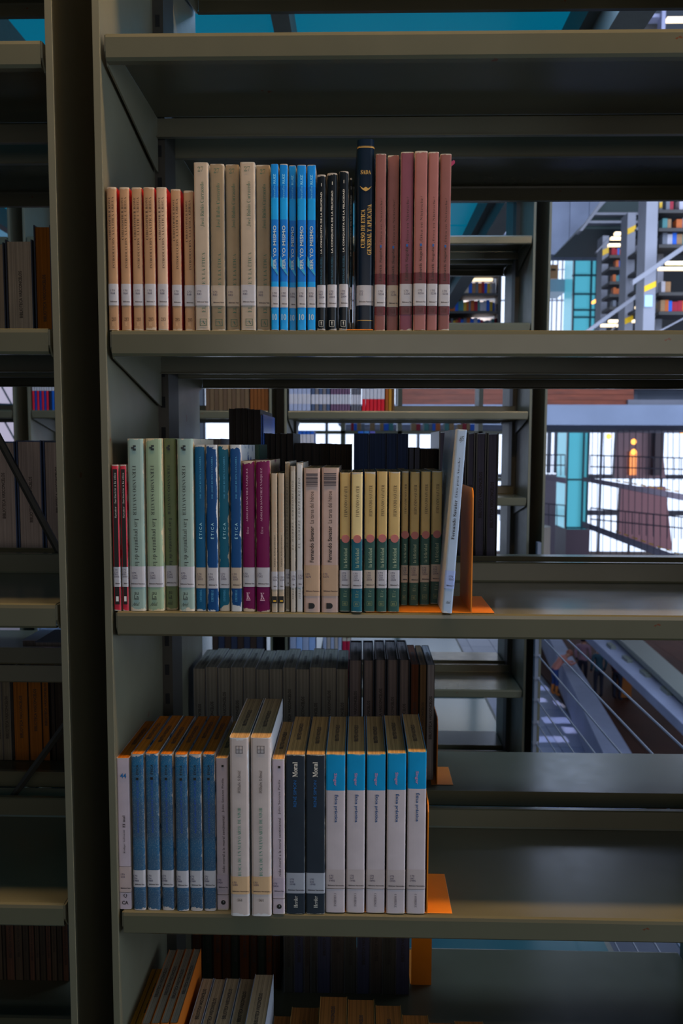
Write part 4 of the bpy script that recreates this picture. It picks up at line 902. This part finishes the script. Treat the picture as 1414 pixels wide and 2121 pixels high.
railing(1222, 1425, 943, 990, 30, 14, 'upper railing right of the lower lift shaft', .03)
railing(1222, 1425, 1052, 1098, 28, 14, 'lower railing right of the lower lift shaft', .10)
railing(1000, 1170, 1030, 1075, 34, 10, 'lower railing left of the lower lift shaft', .1)
WK = mat('walkway_concrete', (.20, .20, .27, 1), .7, noise=.1)
def walk(px0, px1, y0, y1, th, D, label, yel=True):
    e = empty('concrete_walkway', UD(px0, y0, D), label, 'walkway', 'sloping walkways across the hall'); y = D+CAM.y
    q = [UD(px0, y0, D), UD(px1, y1, D), UD(px1, y1+th*1.5, D), UD(px0, y0+th, D)]
    MB().extrude([(p.x, p.z) for p in q], 'y', y, y+1).build('walkway_slab', WK, e)
    if yel:
        n = 9; xa = px0+(px1-px0)*.25
        for i in range(n):
            x0 = xa+(px1-xa)*i/n; x1 = x0+(px1-xa)/n*.6; f = lambda x: y0+(y1-y0)*(x-px0)/(px1-px0)
            q = [UD(x0, f(x0)-5, D), UD(x1, f(x1)-5, D), UD(x1, f(x1)-2.4, D), UD(x0, f(x0)-2.4, D)]
            MB().extrude([(p.x, p.z) for p in q], 'y', y-.03, y).build('yellow_dash', YEL, e)
    for ch in e.children: ch.location = -e.location
walk(1222, 1430, 990, 1026, 9, 31, 'upper sloping walkway right of the lower lift shaft')
walk(1222, 1430, 1085, 1160, 12, 29, 'lower sloping walkway right of the lower lift shaft')
walk(1120, 1172, 984, 990, 8, 35, 'short walkway left of the lower lift shaft', False)
BC = mat('mauve_brown_column', (.22, .15, .17, 1), .7, noise=.15, nscale=.5)
deck('tapered_column', [(1278, 888), (1368, 888), (1378, 990), (1272, 990)], 40, .4, BC, 'wide tapered mauve-brown column, upper part behind the railing', 'column')
deck('tapered_column', [(1286, 1008), (1378, 1008), (1392, 1140), (1280, 1120)], 40, .4, mat('rose_column', (.32, .17, .19, 1), .7), 'rose-coloured lower part of the tapered column', 'column')
pbox(1356, 888, 1372, 985, 39.4, .4).build('dark_fin', mat('dark_fin', (.035, .03, .04, 1), .6), None, 'dark vertical fin on the right edge of the tapered column', 'fin')
pbox(1304, 935, 1318, 984, 39.8, .1).build('orange_lamp', mat('orange_glow', (1, .4, .1, 1), .5, emis=(1, .28, .06, 1), estr=.8), None, 'tall orange lit panel on the tapered column', 'lamp')
for i, (x, y) in enumerate([(1260, 904), (1312, 915), (1312, 936), (1412, 893)]):
    p = UD(x, y, 36); me_ = MB(); s = .13
    bm_pts = [(p.x+s*math.cos(a)*math.cos(b), p.y+s*math.sin(a)*math.cos(b), p.z+s*math.sin(b)) for b in (-1.2, -.5, .5, 1.2) for a in [k*math.pi/4 for k in range(8)]]
    me_.v = bm_pts
    for r_ in range(3):
        for k in range(8): me_.f.append((r_*8+k, r_*8+(k+1) % 8, r_*8+8+(k+1) % 8, r_*8+8+k)); me_.m.append(0)
    me_.f += [tuple(range(7, -1, -1)), tuple(range(24, 32))]; me_.m += [0, 0]
    me_.build('orange_lamp', OLAMP, None, '%s round orange lamp under the concrete slab' % ['leftmost', 'second', 'third, lower', 'rightmost'][i], 'lamp', 'round orange lamps')
for i in range(15):
    x = 1226+i*13+R.uniform(-2, 2)
    MB().bar(UD(x, 884, 26), UD(x-3, 1150, 26), .011, k=4).build('hanging_rod', RW, None, '%s thin dark hanging rod in front of the glazing, counted from the left' % (ORD[i] if i < 20 else ['twenty-first', 'twenty-second', 'twenty-third', 'twenty-fourth', 'twenty-fifth', 'twenty-sixth'][i-20]), 'rod', 'thin hanging rods')
for i, x in enumerate((1137, 1152, 1162)):
    pbox(x, 890, x+(4 if i != 1 else 9), 980, 45, .6).build('slim_column', CONC, None, '%s slim grey column left of the lower lift shaft' % ['left', 'middle', 'right'][i], 'column', 'slim grey columns')
pbox(1120, 984, 1172, 1150, 47, .6).build('grey_wall_panel', mat('pale_mauve_wall', (.33, .31, .38, 1), .6), None, 'pale mauve wall below the short walkway left of the lift', 'wall panel')
pbox(1378, 1040, 1384, 1055, 25, .3)
# far lit bookcase seen through the second shelf
lb = empty('lit_bookcase', UD(980, 668, 9), 'small black bookcase with warm light strip, seen through the second shelf', 'bookcase')
for (a, b, c, d) in [(900, 566, 1037, 572), (900, 607, 1032, 612), (900, 644, 1032, 649), (900, 684, 1032, 690), (1030, 566, 1037, 760), (900, 725, 1032, 730)]:
    pbox(a, b, c, d, 9, .3).build('shelf_board' if d-b < 20 else 'side_panel', SHB, lb)
pbox(900, 576, 1020, 581, 9.05, .05).build('light_tube', LAMP, lb); pbox(900, 566, 1037, 760, 9.32, .03).build('back_panel', mat('warm_back', (.10, .07, .05, 1), .7), lb)
for ch in lb.children: ch.location = -lb.location
bcount = 0
for (yb_, hh) in [(607, 25), (644, 24), (684, 26)]:
    x = 926; bk = -1
    while x < 1024:
        bk += 1
        w = R.uniform(4, 8); pbox(x, yb_-hh*R.uniform(.7, 1), x+w-.4, yb_-.2, 9.06, .17).build('shelved_book', R.choice(FC+[YL, FM('g_yellow', 170, 140, 40)]), None, '%s book from left on the %s shelf of the lit bookcase' % (ORD[bk], {607: 'upper', 644: 'middle', 684: 'lower'}[yb_]), 'book', 'books in the small lit bookcase'); x += w
# glazing balustrade seen through the second shelf
wp = empty('white_balcony', UD(960, 476, 11), 'white balcony parapet with pale handrails seen above the second shelf', 'balcony')
for i, (a, b, c, d) in enumerate([(900, 447, 1052, 450), (900, 457, 1052, 460)]):
    pbox(a, b, c, d, 11, .05).build('hand_rail', FRM, wp)
pbox(880, 462, 1052, 476, 11.3, .2).build('parapet', mat('white_parapet', (.50, .55, .70, 1), .6), wp)
for i in range(4): pbox(935+i*38, 447, 938+i*38, 470, 11.1, .1).build('rail_post', FRM, wp)
for ch in wp.children: ch.location = -wp.location

# ================================================================ PEOPLE
def person(name, px, py, hpx, pose, label, group, tops, legs, skin_, hairc, bootc=None, face=0):
    f = UZ(px, py, ZG); H_ = hpx
    e = empty(name, f, label, 'person', group, rot=(0, 0, face))
    J = pose; order = list(J.keys()); idx = {k: i for i, k in enumerate(order)}
    E = [('pelvis', 'waist'), ('waist', 'chest'), ('chest', 'neck'), ('neck', 'head'), ('head', 'crown'), ('chest', 'sl'), ('sl', 'el'), ('el', 'wl'), ('wl', 'hl'), ('chest', 'sr'), ('sr', 'er'), ('er', 'wr'), ('wr', 'hr'),
         ('pelvis', 'hipl'), ('hipl', 'kl'), ('kl', 'al'), ('al', 'tl'), ('pelvis', 'hipr'), ('hipr', 'kr'), ('kr', 'ar'), ('ar', 'tr')]
    rad = dict(pelvis=.13, waist=.115, chest=.14, neck=.055, head=.095, crown=.08, sl=.065, el=.045, wl=.033, hl=.04, sr=.065, er=.045, wr=.033, hr=.04, hipl=.095, kl=.06, al=.042, tl=.04, hipr=.095, kr=.06, ar=.042, tr=.04)
    me = bpy.data.meshes.new('body'); me.from_pydata([J[k] for k in order], [(idx[a], idx[b]) for a, b in E], [])
    o = obj('body', me, e)
    for m in (tops, legs, skin_, bootc or legs): me.materials.append(m)
    sk = o.modifiers.new('skin', 'SKIN'); ss = o.modifiers.new('sub', 'SUBSURF'); ss.levels = 1; ss.render_levels = 1
    for k in order:
        v = me.skin_vertices[0].data[idx[k]]; v.radius = (rad[k], rad[k]*(.75 if k in ('pelvis', 'waist', 'chest') else 1)); v.use_root = (k == 'pelvis')
    dg = bpy.context.evaluated_depsgraph_get(); dg.update()
    m2 = bpy.data.meshes.new_from_object(o.evaluated_get(dg)); o.modifiers.clear(); o.data = m2
    m2.materials.clear()
    for m in (tops, legs, skin_, bootc or legs): m2.materials.append(m)
    pz = J['pelvis'][2]; hd_ = Vector(J['head']); kz = (J['kl'][2]+J['al'][2])/2+.08
    for p in m2.polygons:
        c = p.center; p.use_smooth = True
        if (c-hd_).length < .15 or (c-Vector(J['hl'])).length < .06 or (c-Vector(J['hr'])).length < .06: p.material_index = 2
        elif c.z < kz and bootc: p.material_index = 3
        elif c.z < pz+.02 and abs(c.y) < 2: p.material_index = 1
        else: p.material_index = 0
    cr = Vector(J['crown']); d_ = (cr-hd_).normalized()
    hp = hd_+d_*.05; mb = MB(); n0 = 8
    for b in range(5):
        t = -.7+b*.52
        for a in range(n0):
            an = 2*math.pi*a/n0; mb.v.append(tuple(hp+Vector((.112*math.cos(t)*math.cos(an), .112*math.cos(t)*math.sin(an)+.02, .125*math.sin(t)))))
    for b in range(4):
        for a in range(n0): mb.f.append((b*n0+a, b*n0+(a+1) % n0, b*n0+n0+(a+1) % n0, b*n0+n0+a)); mb.m.append(0)
    mb.f += [tuple(range(n0-1, -1, -1)), tuple(range(4*n0, 5*n0))]; mb.m += [0, 0]
    mb.build('hair', hairc, e)
    return e
ST = dict(pelvis=(0, 0, .92), waist=(0, 0, 1.08), chest=(0, 0, 1.30), neck=(0, 0, 1.45), head=(0, -.01, 1.56), crown=(0, 0, 1.66),
          sl=(-.19, 0, 1.38), el=(-.24, .02, 1.12), wl=(-.22, -.06, .9), hl=(-.21, -.09, .82), sr=(.19, 0, 1.38), er=(.24, .02, 1.12), wr=(.22, -.06, .9), hr=(.21, -.09, .82),
          hipl=(-.09, 0, .86), kl=(-.10, -.01, .48), al=(-.10, .02, .09), tl=(-.11, -.12, .04), hipr=(.09, 0, .86), kr=(.10, -.01, .48), ar=(.10, .02, .09), tr=(.11, -.12, .04))
LE = dict(pelvis=(0, 0, .90), waist=(.10, 0, 1.03), chest=(.27, 0, 1.17), neck=(.38, 0, 1.26), head=(.46, 0, 1.32), crown=(.53, 0, 1.38),
          sl=(.24, .19, 1.22), el=(.42, .20, 1.04), wl=(.60, .12, 1.05), hl=(.67, .06, 1.06), sr=(.24, -.19, 1.22), er=(.42, -.20, 1.04), wr=(.60, -.12, 1.05), hr=(.67, -.06, 1.06),
          hipl=(-.01, .09, .85), kl=(.03, .10, .47), al=(-.04, .10, .09), tl=(.08, .11, .04), hipr=(-.01, -.09, .85), kr=(.05, -.10, .47), ar=(.02, -.10, .09), tr=(.14, -.11, .04))
SK = mat('skin', (.42, .20, .13, 1), .6); HB = mat('black_hair', (.01, .008, .008, 1), .6)
person('person', 1147, 1441, 85, LE, 'person leaning on the concrete parapet in a peach cardigan, blue jeans and orange boots', 'people in the lower hall', mat('peach_knit', (.62, .25, .20, 1), .8), mat('blue_jeans', (.02, .06, .22, 1), .8), SK, mat('brown_hair', (.30, .10, .06, 1), .6), mat('orange_boots', (.62, .20, .03, 1), .6), face=.2)
person('person', 1205, 1422, 85, ST, 'person with long dark hair in a pale pink top, left of the standing group', 'people in the lower hall', mat('pink_top', (.30, .17, .22, 1), .8), mat('dark_trousers', (.012, .014, .03, 1), .8), SK, HB, face=2.6)
person('person', 1238, 1446, 85, ST, 'person in a dark teal top, middle of the standing group', 'people in the lower hall', mat('teal_top', (.02, .07, .10, 1), .8), mat('dark_trousers', (.012, .014, .03, 1), .8), SK, HB, face=3.3)
person('person', 1277, 1450, 85, ST, 'person in dark clothes, right of the standing group', 'people in the lower hall', mat('maroon_top', (.09, .02, .025, 1), .8), mat('dark_trousers', (.012, .014, .03, 1), .8), SK, HB, face=2.2)


# sunlit planks seen through the left bay, made as a self-glowing pane with bars, and a further stack beyond the aisle
g3 = empty('sunlit_planks', UD(0, 915, 12)); tag(g3, kind='structure')
pbox(-120, 760, 200, 1000, 12, .1).build('window_pane', mat('lavender_plank_glow', (.7, .66, .8, 1), .3, emis=(.70, .64, .82, 1), estr=.55), g3)
for i in range(7):
    a, b = UD(-110+i*34, 780, 11.9), UD(-10+i*34, 960, 11.9); MB().bar(a, b, .014, k=4).build('plank_bar', STR, g3)
a, b = UD(-110, 838, 11.85), UD(200, 850, 11.85); MB().bar(a, b, .05, k=4).build('plank_bar', STR, g3)
for ch in g3.children: ch.location = -g3.location
f3 = empty('far_bookcase', UD(820, 1000, 7), 'grey bookcase further back, its uprights showing above the navy books', 'bookcase')
for x in (705, 822, 988): pbox(x, 790, x+9, 1276, 7, .25).build('side_panel', PAINT, f3)
for y in (806-30, 893, 990): pbox(598, y, 1040, y+5, 7, .25).build('shelf_board', PAINT, f3)
for ch in f3.children: ch.location = -f3.location
x = 716; k = 0
while x < 980:
    w = R.uniform(6, 11)
    if not (815 < x+w and x < 834) and R.random() < .6:
        pbox(x, 893-R.uniform(14, 22), x+w-.5, 891.8, 7.02, .15).build('shelved_book', R.choice(FC), None, '%s book from left on the upper shelf of the bookcase further back' % ORD[min(k, 19)], 'book', 'books on the bookcase further back'); k += 1
    x += w
